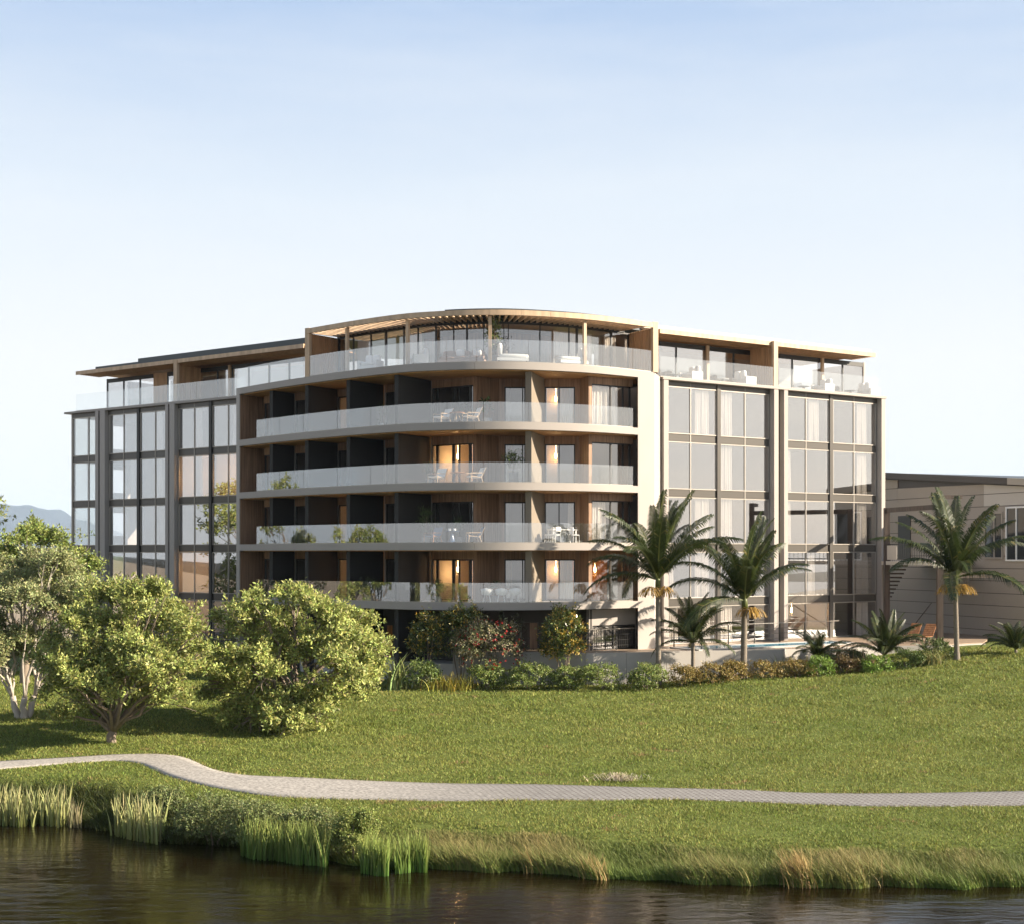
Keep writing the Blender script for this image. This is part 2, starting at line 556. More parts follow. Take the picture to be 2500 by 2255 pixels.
# ------------------------------------------------------------------ ground, water, path, mountain
def ground_material():
    m, nt, out = _mat('ground_soil_and_turf')
    p = nt.nodes.new('ShaderNodeBsdfPrincipled')
    p.inputs['Roughness'].default_value = 0.95
    p.inputs['Specular IOR Level'].default_value = 0.1
    at_ = nt.nodes.new('ShaderNodeAttribute')
    at_.attribute_name = 'tint'
    tc = nt.nodes.new('ShaderNodeTexCoord')
    nz = nt.nodes.new('ShaderNodeTexNoise')
    nz.inputs['Scale'].default_value = 5.0
    nz.inputs['Detail'].default_value = 8
    nt.links.new(tc.outputs['Object'], nz.inputs['Vector'])
    r = nt.nodes.new('ShaderNodeMapRange')
    r.inputs[3].default_value, r.inputs[4].default_value = 0.55, 1.45
    nt.links.new(nz.outputs['Fac'], r.inputs[0])
    s = nt.nodes.new('ShaderNodeVectorMath')
    s.operation = 'SCALE'
    nt.links.new(at_.outputs['Color'], s.inputs[0])
    nt.links.new(r.outputs[0], s.inputs['Scale'])
    nt.links.new(s.outputs[0], p.inputs['Base Color'])
    b = nt.nodes.new('ShaderNodeBump')
    b.inputs['Strength'].default_value = 0.5
    b.inputs['Distance'].default_value = 0.05
    nt.links.new(nz.outputs['Fac'], b.inputs['Height'])
    nt.links.new(b.outputs[0], p.inputs['Normal'])
    nt.links.new(p.outputs[0], out.inputs['Surface'])
    return m

gx = np.concatenate([[-9000, -3000, -1000, -400, -200, -120, -80, -60], np.arange(-50, 50.1, 0.7), [60, 80, 120, 200, 400, 1000, 3000, 9000]])
gy = np.concatenate([[-60, -20, 0, 15, 25, 30, 34], np.arange(36, 100.1, 0.7), [110, 130, 170, 300, 700, 2000, 6000, 15000]])
GX, GY = np.meshgrid(gx, gy)
GZ = ground(GX, GY)
nxg, nyg = len(gx), len(gy)
ii = (np.arange(nyg - 1)[:, None] * nxg + np.arange(nxg - 1)[None, :]).ravel()
gq = np.stack([ii, ii + 1, ii + 1 + nxg, ii + nxg], 1)
pale = np.clip(np.maximum((GX - 31) / 5, (-34 - GX) / 4), 0, 1) * (GY > 45) * (GY < 400)
turf, sand, mud = np.array([0.105, 0.13, 0.032]), np.array([0.27, 0.225, 0.17]), np.array([0.03, 0.026, 0.015])
gt = turf + (sand - turf) * pale[..., None]
wet = np.clip(1 - (GY - shore(GX) - 0.1) / 0.8, 0, 1)[..., None]
gt = gt + (mud - gt) * wet
g = np_mesh('lawn_ground', np.stack([GX, GY, GZ], -1).reshape(-1, 3), gq, ground_material(), tint=gt.reshape(-1, 3), smooth=True)
g['kind'] = 'structure'

def water_material():
    m, nt, out = _mat('dark_lake_water')
    p = nt.nodes.new('ShaderNodeBsdfPrincipled')
    p.inputs['Base Color'].default_value = (0.009, 0.006, 0.0022, 1)
    p.inputs['Roughness'].default_value = 0.03
    p.inputs['IOR'].default_value = 1.333
    p.inputs['Specular IOR Level'].default_value = 0.32
    tc = nt.nodes.new('ShaderNodeTexCoord')
    mp = nt.nodes.new('ShaderNodeMapping')
    mp.inputs['Scale'].default_value = (0.55, 1.6, 1)
    mp.inputs['Rotation'].default_value = (0, 0, 0.12)
    nt.links.new(tc.outputs['Object'], mp.inputs['Vector'])
    n1 = nt.nodes.new('ShaderNodeTexNoise')
    n1.inputs['Scale'].default_value = 1.7
    n1.inputs['Detail'].default_value = 7
    n1.inputs['Distortion'].default_value = 0.6
    nt.links.new(mp.outputs[0], n1.inputs['Vector'])
    n2 = nt.nodes.new('ShaderNodeTexNoise')
    n2.inputs['Scale'].default_value = 0.22
    n2.inputs['Detail'].default_value = 2
    nt.links.new(mp.outputs[0], n2.inputs['Vector'])
    ad = nt.nodes.new('ShaderNodeMath')
    ad.operation = 'MULTIPLY'
    nt.links.new(n1.outputs['Fac'], ad.inputs[0])
    nt.links.new(n2.outputs['Fac'], ad.inputs[1])
    b = nt.nodes.new('ShaderNodeBump')
    b.inputs['Strength'].default_value = 0.6
    b.inputs['Distance'].default_value = 0.075
    nt.links.new(ad.outputs[0], b.inputs['Height'])
    nt.links.new(b.outputs[0], p.inputs['Normal'])
    nt.links.new(p.outputs[0], out.inputs['Surface'])
    return m
xs = np.array([-400, -60] + list(np.arange(-40, 41, 2)) + [60, 400.])
wv = [(x, -55, WATER) for x in xs] + [(x, float(shore(x)) + 1.2, WATER) for x in xs]
nq = len(xs)
w = np_mesh('lake_water', np.array(wv), np.array([(i, i + 1, nq + i + 1, nq + i) for i in range(nq - 1)]), water_material())
w['kind'] = 'structure'

# path: its two edges read as picture points, carried down onto the lawn
_far = [(-700, 1872), (-60, 1862), (0, 1858), (150, 1850), (285, 1841), (400, 1840), (450, 1848), (520, 1880), (590, 1893), (743, 1899), (930, 1908), (1115, 1914), (1300, 1915), (1500, 1921), (1610, 1924), (1800, 1928), (1950, 1936), (2106, 1938), (2300, 1936), (2500, 1932), (2600, 1930), (3150, 1918)]
_near = [(-700, 1894), (-60, 1882), (0, 1877), (150, 1864), (285, 1854), (340, 1862), (400, 1890), (450, 1905), (520, 1922), (640, 1941), (743, 1948), (930, 1952), (1115, 1955), (1300, 1953), (1500, 1953), (1610, 1950), (1800, 1955), (1950, 1962), (2106, 1967), (2300, 1968), (2500, 1966), (2600, 1965), (3150, 1954)]
PF, PN = np.array([at_ground(*p) for p in _far]), np.array([at_ground(*p) for p in _near])
def _dense(P):
    d = np.concatenate([[0], np.cumsum(np.hypot(np.diff(P[:, 0]), np.diff(P[:, 1])))])
    t = np.linspace(0, d[-1], 220)
    q = np.stack([np.interp(t, d, P[:, 0]), np.interp(t, d, P[:, 1])], 1)
    for _ in range(6):
        q[1:-1] = .25 * q[:-2] + .5 * q[1:-1] + .25 * q[2:]
    return q
pf, pn = _dense(PF), _dense(PN)
pv, pq = [], []
K = 7
for k in range(K):
    q = pn + (pf - pn) * k / (K - 1)
    z = ground(q[:, 0], q[:, 1]) + (0.035 + 0.01 * math.sin(math.pi * k / (K - 1)))
    pv.append(np.column_stack([q, z]))
pv = [np.column_stack([pn, ground(pn[:, 0], pn[:, 1]) - 0.1])] + pv + [np.column_stack([pf, ground(pf[:, 0], pf[:, 1]) - 0.1])]
for k in range(len(pv) - 1):
    for i in range(219):
        a = k * 220 + i
        pq.append((a, a + 1, a + 221, a + 220))
def path_material():
    m, nt, out = _mat('pale_path_paving')
    p = nt.nodes.new('ShaderNodeBsdfPrincipled')
    p.inputs['Roughness'].default_value = 0.9
    tc = nt.nodes.new('ShaderNodeTexCoord')
    mp = nt.nodes.new('ShaderNodeMapping')
    mp.inputs['Rotation'].default_value = (0, 0, 0.5)
    nt.links.new(tc.outputs['Object'], mp.inputs['Vector'])
    br = nt.nodes.new('ShaderNodeTexBrick')
    br.inputs['Scale'].default_value = 1.7
    br.inputs['Color1'].default_value = (0.33, 0.325, 0.315, 1)
    br.inputs['Color2'].default_value = (0.235, 0.23, 0.222, 1)
    br.inputs['Mortar'].default_value = (0.09, 0.083, 0.076, 1)
    br.inputs['Mortar Size'].default_value = 0.075
    nt.links.new(mp.outputs[0], br.inputs['Vector'])
    nz = nt.nodes.new('ShaderNodeTexNoise')
    nz.inputs['Scale'].default_value = 9.0
    nz.inputs['Detail'].default_value = 8
    nt.links.new(tc.outputs['Object'], nz.inputs['Vector'])
    cr = nt.nodes.new('ShaderNodeValToRGB')
    cr.color_ramp.elements[0].position, cr.color_ramp.elements[1].position = 0.35, 0.7
    cr.color_ramp.elements[0].color, cr.color_ramp.elements[1].color = (0.21, 0.195, 0.175, 1), (0.43, 0.40, 0.355, 1)
    nt.links.new(nz.outputs['Fac'], cr.inputs[0])
    # pavers towards the east end, gravel towards the west
    sx = nt.nodes.new('ShaderNodeSeparateXYZ')
    nt.links.new(tc.outputs['Object'], sx.inputs[0])
    mr = nt.nodes.new('ShaderNodeMapRange')
    mr.inputs[1].default_value, mr.inputs[2].default_value = -5.0, 1.0
    nt.links.new(sx.outputs[0], mr.inputs[0])
    mx = nt.nodes.new('ShaderNodeMix')
    mx.data_type = 'RGBA'
    nt.links.new(mr.outputs[0], mx.inputs['Factor'])
    nt.links.new(cr.outputs[0], mx.inputs['A'])
    m2 = nt.nodes.new('ShaderNodeMix')
    m2.data_type = 'RGBA'
    m2.inputs['Factor'].default_value = 0.2
    nt.links.new(br.outputs['Color'], m2.inputs['A'])
    nt.links.new(cr.outputs[0], m2.inputs['B'])
    nt.links.new(m2.outputs['Result'], mx.inputs['B'])
    nt.links.new(mx.outputs['Result'], p.inputs['Base Color'])
    b = nt.nodes.new('ShaderNodeBump')
    b.inputs['Strength'].default_value = 0.4
    b.inputs['Distance'].default_value = 0.02
    nt.links.new(nz.outputs['Fac'], b.inputs['Height'])
    nt.links.new(b.outputs[0], p.inputs['Normal'])
    nt.links.new(p.outputs[0], out.inputs['Surface'])
    return m
pth = np_mesh('footpath', np.concatenate(pv), np.array(pq), path_material())
pth['kind'] = 'structure'
def on_path(x, y, pad=0.0):
    yn = np.interp(x, pn[:, 0], pn[:, 1])
    yf = np.interp(x, pf[:, 0], pf[:, 1])
    return (y > yn - pad) & (y < yf + pad)

# far mountain, 4 km away, rising from the plain
def mountain():
    Y0 = 11000.0
    prof = [(-900, 0), (-620, 60), (-420, 110), (-250, 128), (-160, 135), (-60, 128), (0, 123), (18, 118), (50, 112), (80, 112), (100, 106), (130, 88), (165, 70), (210, 48), (260, 30), (330, 10), (400, 0)]
    px = np.array([p[0] for p in prof], float)
    hz = np.array([p[1] for p in prof], float)
    xs = np.linspace(-900, 400, 200)
    h = np.interp(xs, px, hz) / FPX * Y0
    v, q = [], []
    ny = 40
    for j in range(ny):
        f = j / (ny - 1)
        yy = Y0 + (f - 0.5) * 6000
        fade = math.sin(math.pi * f) ** 0.8
        for i, x in enumerate(xs):
            n = 1 + 0.10 * math.sin(i * 0.31 + j * 0.9) * math.sin(j * 0.53 + i * 0.11) * (1 if abs(f - .5) > .05 else .15)
            v.append(((x - 1250) / FPX * Y0, yy, -3 + (h[i] + CAMZ + 3) * fade * n))
    for j in range(ny - 1):
        for i in range(199):
            a = j * 200 + i
            q.append((a, a + 1, a + 201, a + 200))
    o = np_mesh('mountain', np.array(v), np.array(q), solid('mountain_forest', (0.025, 0.030, 0.045), 0.95, 0.3, 0.0015), smooth=True)
    o['kind'] = 'structure'
mountain()

# thin air haze between here and the mountain
def haze():
    m, nt, out = _mat('thin_air_haze')
    v = nt.nodes.new('ShaderNodeVolumePrincipled')
    v.inputs['Color'].default_value = (0.60, 0.79, 1.0, 1)
    v.inputs['Density'].default_value = 0.00005
    v.inputs['Anisotropy'].default_value = 0.0
    nt.links.new(v.outputs[0], out.inputs['Volume'])
    o = obj('haze', MB().box(-9100, 9100, -120, 15100, -8.0, 460), m)
    o['kind'] = 'stuff'
haze()

# ------------------------------------------------------------------ the apartment building
FLOORS = [0.0, 2.7, 5.9, 9.1, 12.3]
TOPS = [2.7, 5.9, 9.1, 12.3, 15.5]
FL = Line((-31.8, 102.8), (0.804, -0.595))     # left wing facade
FR = Line((8.8, 82.6), (0.831, 0.556))         # right wing facade
BC = Curve([(-17.05, 87.95), (-14.5, 84.95), (-12, 82.3), (-9, 79.45), (-6.2, 77.2), (-4.3, 76.3), (-2.0, 75.75), (0.6, 75.85), (4.07, 77.15), (7.0, 79.2), (9.0, 80.85)])
S_R = BC.find(1558)                             # where the bow meets the right pier
S_L = 0.40
FB = Line((-15.75, 88.65), (0.802, -0.598))    # rear wall of the balconies
BLD = wthing('apartment_building', 'five storey apartment block with a bowed balcony front and timber roof level', 'apartment building', (-2, 88, 0))
def part(name, mb, mat, parent=None, smooth=False):
    return obj(name, mb, mat, parent or BLD, smooth)

# floors, rear walls and party walls of the wings
for z in FLOORS:
    part('floor_slab', MB().fbox(FL, 0.15, 19.5, -0.25, -7.0, z - 0.3, z + .02), M['floorin'])
    part('floor_slab', MB().fbox(FR, -0.1, 18.0, -0.25, -7.0, z - 0.3, z + .02), M['floorin'])
for z0, z1 in zip(FLOORS, TOPS):
    part('ceiling', MB().fbox(FL, 0.15, 19.5, -0.25, -7.0, z1 - 0.42, z1 - 0.31), M['wallin'])
    part('ceiling', MB().fbox(FR, -0.1, 18.0, -0.25, -7.0, z1 - 0.42, z1 - 0.31), M['wallin'])
part('roof_slab', MB().fbox(FL, -0.5, 18.4, 0.32, -9.0, 15.36, 15.5), M['render'])
part('roof_slab', MB().fbox(FR, -0.4, 18.42, 0.46, -9.0, 15.36, 15.5), M['render'])
part('rear_wall', MB().fbox(FL, 4.4, 30, -6.6, -6.9, -1.8, 15.3), M['wallin'])
part('rear_wall', MB().fbox(FR, -2.0, 18.1, -6.6, -6.9, -1.8, 15.3), M['wallin'])
for t in (7.5, 11.0, 14.85, 18.9):
    part('party_wall', MB().fbox(FL, t - 0.08, t + 0.08, -0.35, -6.6, 0, 15.07), M['wallin'])
for t in (-0.3, 4.22, 9.0, 13.74):
    part('party_wall', MB().fbox(FR, t - 0.08, t + 0.08, -0.35, -6.6, 0, 15.07), M['wallin'])
part('end_wall', MB().fbox(FR, 17.95, 18.15, -0.1, -7.0, -1.8, 15.3), M['greyfin'])
# left wing end: piers and glass, the sky shows through
for o0, o1 in ((-2.6, -3.3), (-4.7, -7.0)):
    part('end_wall', MB().fbox(FL, 0.0, 0.2, o0, o1, -1.8, 15.3), M['greyfin'])
for z0, z1 in zip(FLOORS, TOPS):
    part('end_wall', MB().fbox(FL, 0.02, 0.18, -3.3, -4.7, z0, z0 + 0.75), M['greyfin'])
    part('end_wall', MB().fbox(FL, 0.02, 0.18, -3.3, -4.7, z1 - 0.75, z1), M['greyfin'])
    part('spandrel_panel', MB().fbox(FL, 0.02, 0.14, -0.12, -2.6, z1 - 0.44, z1 - 0.0), M['spandrel'])
    wf = part('window', MB().fbox(FL, 0.04, 0.14, -0.12, -0.2, z0, z1 - 0.44).fbox(FL, 0.04, 0.14, -1.3, -1.38, z0, z1 - 0.44).fbox(FL, 0.04, 0.14, -2.52, -2.6, z0, z1 - 0.44), M['frame'])
    part('pane', MB().fbox(FL, 0.08, 0.1, -0.2, -2.52, z0 + .02, z1 - 0.46), M['rail'], wf)

def wing_bay(F, t0, t1, mids, base, seed, curtains=True):
    """one facade bay, five storeys: framed windows with panes, spandrels between the floors"""
    r = random.Random(seed)
    cuts = [t0] + mids + [t1]
    for k, (z0, z1) in enumerate(zip(FLOORS, TOPS)):
        zb, zt = z0 + 0.0, z1 - 0.45
        if k == 0:
            zb = base
        fr = MB()
        fr.fbox(F, t0, t1, 0.045, -0.05, zb, zb + 0.055).fbox(F, t0, t1, 0.045, -0.05, zt - 0.055, zt)
        for i, c in enumerate(cuts):
            a = c if i == 0 else (c - 0.055 if i == len(cuts) - 1 else c - 0.0275)
            fr.fbox(F, a, a + 0.055, 0.035, -0.06, zb + 0.055, zt - 0.055)
        wn_ = part('window', fr, M['frame'])
        for a, b in zip(cuts[:-1], cuts[1:]):
            part('pane', MB().fbox(F, a + .03, b - .03, -0.012, -0.03, zb + 0.04, zt - 0.04), M['glass2' if k == 0 else ('rail' if F is FL and t0 < 1 else 'glass')], wn_)
            part('spandrel_panel', MB().fbox(F, a + .03, b - .03, 0.0, -0.1, z1 - 0.43, z1 - 0.02 if k < 4 else z1 - .15), M['spandrel'])
        sp = MB()
        for i, c in enumerate(cuts[1:-1]):
            sp.fbox(F, c - 0.03, c + 0.03, 0.03, -0.08, z1 - 0.44, z1)
        if sp.v:
            part('mullion', sp, M['frame'])
for t0, t1, mids in ((0.12, 3.08, [1.94]), (4.22, 7.36, [5.85]), (7.62, 10.58, [9.22]), (11.6, 14.72, [13.2]), (14.98, 18.6, [16.5])):
    wing_bay(FL, t0, t1, mids, -0.3, int(t0 * 10))
for t0, t1, mids in ((0.08, 4.08, [2.04]), (4.36, 8.38, [6.37]), (9.62, 13.58, [11.53]), (13.9, 17.9, [15.83])):
    wing_bay(FR, t0, t1, mids, 0.03, 50 + int(t0 * 10))
part('mullion', MB().fbox(FL, 0.0, 0.12, 0.06, -0.12, -1.8, 15.36), M['frame'])
for t in (7.36, 14.72):
    part('mullion', MB().fbox(FL, t + .005, t + 0.255, 0.12, -0.2, -1.8, 15.36), M['dark'])
for t in (4.085, 13.585):
    part('mullion', MB().fbox(FR, t, t + 0.27, 0.10, -0.2, 0, 15.36), M['spandrel'])
for t0, t1 in ((3.1, 3.42), (3.62, 4.16), (10.62, 10.9), (11.06, 11.55)):
    part('facade_fin', MB().fbox(FL, t0, t1, 0.34, -0.4, -1.8, 15.36), M['greyfin'])
for t0, t1 in ((3.42, 3.62), (10.9, 11.06)):
    part('fin_groove', MB().fbox(FL, t0 + .003, t1 - .003, 0.0, -0.3, -1.8, 15.36), M['dark'])
for t0, t1 in ((-0.32, 0.03), (8.42, 8.78), (9.26, 9.58), (17.98, 18.32)):
    part('facade_fin', MB().fbox(FR, t0, t1, 0.42, -0.4, -0.2, 15.36), M['render'])
part('fin_groove', MB().fbox(FR, 8.783, 9.257, 0.02, -0.3, -0.2, 15.36), M['spandrel'])
part('parapet_band', MB().fbox(FL, 0.05, 18.4, 0.03, -0.12, 15.03, 15.35), M['spandrel'])
part('parapet_band', MB().fbox(FR, 0.04, 17.97, 0.03, -0.12, 15.03, 15.35), M['spandrel'])

# curtains behind the glass: wavy sheets hung from the ceiling
def curtain(F, t0, t1, o, z0, z1, mat='curtain'):
    n = max(16, int((t1 - t0) / 0.035))
    v, f = [], []
    for i in range(n + 1):
        t = t0 + (t1 - t0) * i / n
        w_ = o + 0.045 * math.sin(i * 1.25) + 0.02 * math.sin(i * 0.47)
        v += [F.p(t + 0.05 * (1 if i < n / 2 else -1), w_ * 1.0, z1), F.p(t, w_ + 0.02 * math.sin(i * .9), z0)]
    for i in range(n):
        f.append((2 * i, 2 * i + 2, 2 * i + 3, 2 * i + 1))
    mb = MB()
    mb.v, mb.f = v, f
    part('curtain', mb, M[mat], smooth=True)
for (t0, t1), ks in (((2.55, 3.75), (4, 2, 1)), ((4.4, 5.6), (4, 3, 2, 0)), ((9.66, 10.5), (3, 2)), ((11.95, 12.95), (4,)), ((16.3, 17.3), (4, 3, 2)), ((0.3, 1.3), (0,)), ((11.9, 12.6), (1,)), ((16.3, 17.4), (1, 0)), ((2.5, 3.8), (0,)), ((0.1, 1.0), (1,))):
    for k in ks:
        curtain(FR, t0, t1, -0.24, FLOORS[k] + 0.03, TOPS[k] - 0.5)
for (t0, t1), ks in (((8.9, 9.6), (4, 3)), ((12.9, 13.7), (4, 3)), ((16.6, 17.2), (4,)), ((6.2, 6.9), (3,))):
    for k in ks:
        curtain(FL, t0, t1, -0.3, FLOORS[k] + 0.03, TOPS[k] - 0.5)
# warm timber walls in some rooms of the wings
for F, t0, t1, k in ((FR, 0.0, 1.3, 0), (FR, 9.7, 12.4, 0), (FL, 11.1, 14.7, 3), (FL, 11.1, 14.7, 1), (FL, 11.1, 14.7, 0), (FL, 15.0, 18.5, 3)):
    part('timber_room_wall', MB().fbox(F, t0, t1, -3.0 if F is FR else -4.2, -3.1 if F is FR else -4.3, FLOORS[k], TOPS[k] - .43), M['warmwall'])

# central bow: balcony slabs, soffits, piers
bw = [(x, y) for x, y in (FB.p(0.2, 0, 0)[:2], FB.p(17.2, 0, 0)[:2])]
C1, C2, P5B, BAY0, BAY1, BAY2 = (-1.95, 78.36), (-0.72, 79.5), (1.65, 79.5), (3.78, 79.5), (4.22, 78.3), (6.80, 80.05)
WALL = [FB.p(0.2, 0, 0)[:2], C1, C2, P5B, BAY0, BAY1, BAY2]
back = [(x, y) for x, y in WALL]
def inner(pts, d):
    return [(x + 0.35 * d, y + 0.94 * d) for x, y in pts]
for lv in (2.7, 5.9, 9.1, 12.3, 15.5):
    deep = 6.0 if lv == 15.5 else 0.3
    # paint line joint in the slab edge: two castings meet at the bow's crown
    sj = BC.find(1158)
    part('balcony_slab', MB().prism(BC.run(S_L, sj - .004, 0, .12) + [(-2.3, 84.5), (-9, 91.0), (-13.9, 92.6)], lv - 0.38, lv), M['render'])
    part('balcony_slab', MB().prism(BC.run(sj + .004, S_R, 0, .12) + [(7.4, 82.3), (3, 84.8), (-2.3, 84.49)], lv - 0.38, lv), M['render'])
    so = MB().prism(BC.run(S_L + .1, S_R - .05, -0.22) + [(7.2, 82.0), (3, 84.5), (-2.3, 84.2), (-9, 90.6), (-13.6, 92.2)], lv - 0.425, lv - 0.384)
    part('soffit', so, M['soffit'] if lv > 3 else M['groundwall'])
a, b = BC.at(0), BC.at(S_L)
dv = (0.595, 0.804)
part('end_pier', MB().prism([a, b, (b[0] + dv[0] * 5.3, b[1] + dv[1] * 5.3), (a[0] + dv[0] * 5.3, a[1] + dv[1] * 5.3)], -1.8, 15.499), M['greyfin'])
c, d2 = BC.at(S_R), BC.at(BC.find(1597))
part('end_pier', MB().prism([(c[0] - .003, c[1] - .006), (d2[0], d2[1] - .006), (8.75, 82.9), (7.42, 82.4)], -0.2, 15.499), M['render'])
for k, (z0, z1) in enumerate(zip(FLOORS, TOPS)):
    if k == 0:
        continue
    for j in range(6):      # pier linings of upright timber boards
        u0, u1 = 0.06 + j * 0.38, 0.06 + (j + 1) * 0.38 - 0.012
        q = [(b[0] + dv[0] * u + e * 0.803, b[1] + dv[1] * u - e * 0.596) for u, e in ((u0, .002), (u1, .002), (u1, .03), (u0, .03))]
        part('lining_board', MB().prism(q, z0, z1 - .425), M['clad'])
    part('lining_board', MB().prism([(c[0] - .035, c[1] + .02), (c[0] - .008, c[1] + .01), (7.41, 82.35), (7.38, 82.36)], z0, z1 - .425), M['clad'])

# partitions between the balconies
parts_ = [((-14.46, 85.4), (-13.42, 86.95)), ((-11.93, 82.65), (-10.5, 84.8)), ((-9.23, 80.15), (-7.55, 82.6)), ((-6.32, 77.75), (-4.7, 80.45))]
for k, (z0, z1) in enumerate(zip(FLOORS, TOPS)):
    for p0, p1 in parts_:
        part('balcony_partition', MB().fbox(Line.thru(p0, p1), 0, math.dist(p0, p1), 0.13, -0.13, z0 if k else -1.8, z1 - .428), M['charcoal'])
    if k:
        part('balcony_partition', MB().fbox(Line.thru((0.88, 76.35), P5B), 0, 3.3, 0.17, -0.17, z0, z1 - .428), M['taupe'])

# balcony rear walls: timber boards, headers, glazed doors
def boards(F, t0, t1, z0, z1, mat, w_=0.30, out=0.0):
    n = max(1, int(round((t1 - t0) / w_)))
    for i in range(n):
        a_, b_ = t0 + (t1 - t0) * i / n, t0 + (t1 - t0) * (i + 1) / n
        part('cladding_board', MB().fbox(F, a_ + .004, b_ - .004, out + rnd.uniform(-.003, .003), out - .05, z0, z1), mat)
def door(F, t0, t1, z0, z1, cuts=(), thick=(), mat='glass2'):
    """dark framed glazed doors: cuts are post positions, thick ones doubled"""
    fr = MB().fbox(F, t0, t1, -0.05, -0.15, z0, z0 + .06).fbox(F, t0, t1, -0.05, -0.15, z1 - .07, z1)
    cs = [t0 + .03] + list(cuts) + [t1 - .03]
    for c_ in cs:
        w_ = .075 if c_ in thick else .032
        fr.fbox(F, c_ - w_, c_ + w_, -0.045, -0.155, z0 + .06, z1 - .07)
    wn_ = part('window', fr, M['dark'])
    for a_, b_ in zip(cs[:-1], cs[1:]):
        part('pane', MB().fbox(F, a_ + .02, b_ - .02, -0.1, -0.112, z0 + .05, z1 - .06), M[mat], wn_)
TB = [0.25, 2.95, 6.55, 10.32, 13.82, 17.2]
FC = Line.thru(C1, C2)
FD = Line.thru(C2, BAY0)
FE = Line.thru(BAY0, BAY1)
FF = Line.thru(BAY1, BAY2)
LFF = math.dist(BAY1, BAY2)
for k, (z0, z1) in enumerate(zip(FLOORS, TOPS)):
    zt = z1 - .427
    if k == 0:
        continue
    hd = z0 + 2.32
    for j in range(5):
        t0, t1 = TB[j] + .16, TB[j + 1] - .16
        if j == 4:
            t1 = 16.98
            boards(FB, 16.98, 17.2, z0, zt, M['clad'])
        boards(FB, t0, t1, hd, zt, M['clad'], 0.34 if j == 4 else 0.75)
        if j == 4:
            door(FB, t0 + .02, t1, z0 + .02, hd, [solve(FB, 1066), solve(FB, 1105), solve(FB, 1119), solve(FB, 1146)], [solve(FB, 1066), solve(FB, 1105), solve(FB, 1146)])
        else:
            w_ = t1 - t0
            door(FB, t0 + .02, t1 - .02, z0 + .02, hd, [t0 + w_ * .33, t0 + w_ * .66, t1 - .42])
    boards(FC, 0, math.dist(C1, C2), z0, zt, M['clad'])
    a_, b_ = solve(FD, 1232), solve(FD, 1279)
    boards(FD, 0, a_, z0, zt, M['clad'])
    boards(FD, a_, 2.2, hd, zt, M['clad'])
    door(FD, a_, 2.2, z0 + .02, hd, [solve(FD, 1276)])
    e0, e1 = solve(FD, 1325), solve(FD, 1404)
    boards(FD, 2.55, e1, hd, zt, M['clad'])
    boards(FD, e1, math.dist(C2, BAY0), z0, zt, M['clad'])
    door(FD, 2.56, e1, z0 + .02, hd, [solve(FD, 1365)])
    boards(FE, 0, math.dist(BAY0, BAY1), z0, zt, M['clad'])
    g0, g1 = solve(FF, 1445), solve(FF, 1541)
    boards(FF, 0, g0, z0, zt, M['clad'])
    boards(FF, g0, LFF, hd + .05, zt, M['clad'])
    door(FF, g0, g1 - .02, z0 + .02, hd + .05, [solve(FF, 1493), solve(FF, 1523)])
    # rooms behind
    part('room_wall', MB().fbox(FB, 0.2, 17.6, -4.2, -4.35, z0, zt), M['wallin'])
    part('room_wall', MB().fbox(Line((-6, 84.2), (1, 0)), 0.5, 14.0, 0.1, 0, z0, zt), M['wallin'])
    for t in TB[1:5]:
        part('room_wall', MB().fbox(FB, t - .08, t + .08, -0.16, -4.2, z0, zt), M['wallin'])
    part('room_wall', MB().prism([(-0.9, 79.75), (-0.78, 79.75), (0.4, 84.1), (0.2, 84.1)], z0, zt), M['wallin'])
    part('room_wall', MB().prism([(1.6, 79.65), (1.75, 79.65), (1.9, 84.1), (1.75, 84.1)], z0, zt), M['wallin'])
    part('room_wall', MB().prism([(3.85, 79.65), (4.0, 79.6), (4.2, 84.1), (4.05, 84.1)], z0, zt), M['wallin'])
def bayc(F, a, b, k, o=-0.4):
    curtain(F, solve(F, a), solve(F, b), o, FLOORS[k] + .03, FLOORS[k] + 2.3)
for k, a, b in ((4, 1366, 1402), (1, 1366, 1400), (2, 1385, 1402)):
    bayc(FD, a, b, k)
for k, a, b in ((4, 1447, 1496), (2, 1449, 1490), (4, 1500, 1512)):
    bayc(FF, a, b, k)
for F, t0, t1, k, o in ((FD, 2.7, 3.3, 4, -1.4), (FD, 2.7, 3.3, 3, -1.4), (FD, 2.7, 3.4, 1, -1.4), (FB, 14.0, 16.9, 3, -3.6), (FB, 14.0, 16.9, 1, -3.6), (FB, 6.7, 10, 4, -2.0), (FB, 6.7, 10, 2, -2.0), (FB, 6.7, 10, 1, -2.0), (FF, 0.3, 2.7, 1, -1.8)):
    part('timber_room_wall', MB().fbox(F, t0, t1, o, o - .1, FLOORS[k], FLOORS[k] + 2.75), M['warmwall' if F is FF else 'warmplaster'])

# ground storey under the bow: dark render, a lit timber door, low windows in the bay
gz, gt_ = -1.8, 2.7 - .427
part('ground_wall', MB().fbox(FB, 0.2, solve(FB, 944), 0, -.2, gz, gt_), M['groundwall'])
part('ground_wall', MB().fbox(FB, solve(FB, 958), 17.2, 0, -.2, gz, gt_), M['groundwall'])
part('ground_wall', MB().fbox(FB, solve(FB, 944), solve(FB, 958), 0, -.2, 1.2, gt_), M['groundwall'])
part('door', MB().fbox(FB, solve(FB, 944) + .01, solve(FB, 958) - .01, -.03, -.1, -0.7, 1.19), M['warmwall'])
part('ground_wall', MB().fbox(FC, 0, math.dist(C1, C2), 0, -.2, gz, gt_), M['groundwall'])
ga, gb = solve(FD, 1272), solve(FD, 1314)
part('ground_wall', MB().fbox(FD, 0.2, ga, 0, -.2, gz, gt_), M['groundwall'])
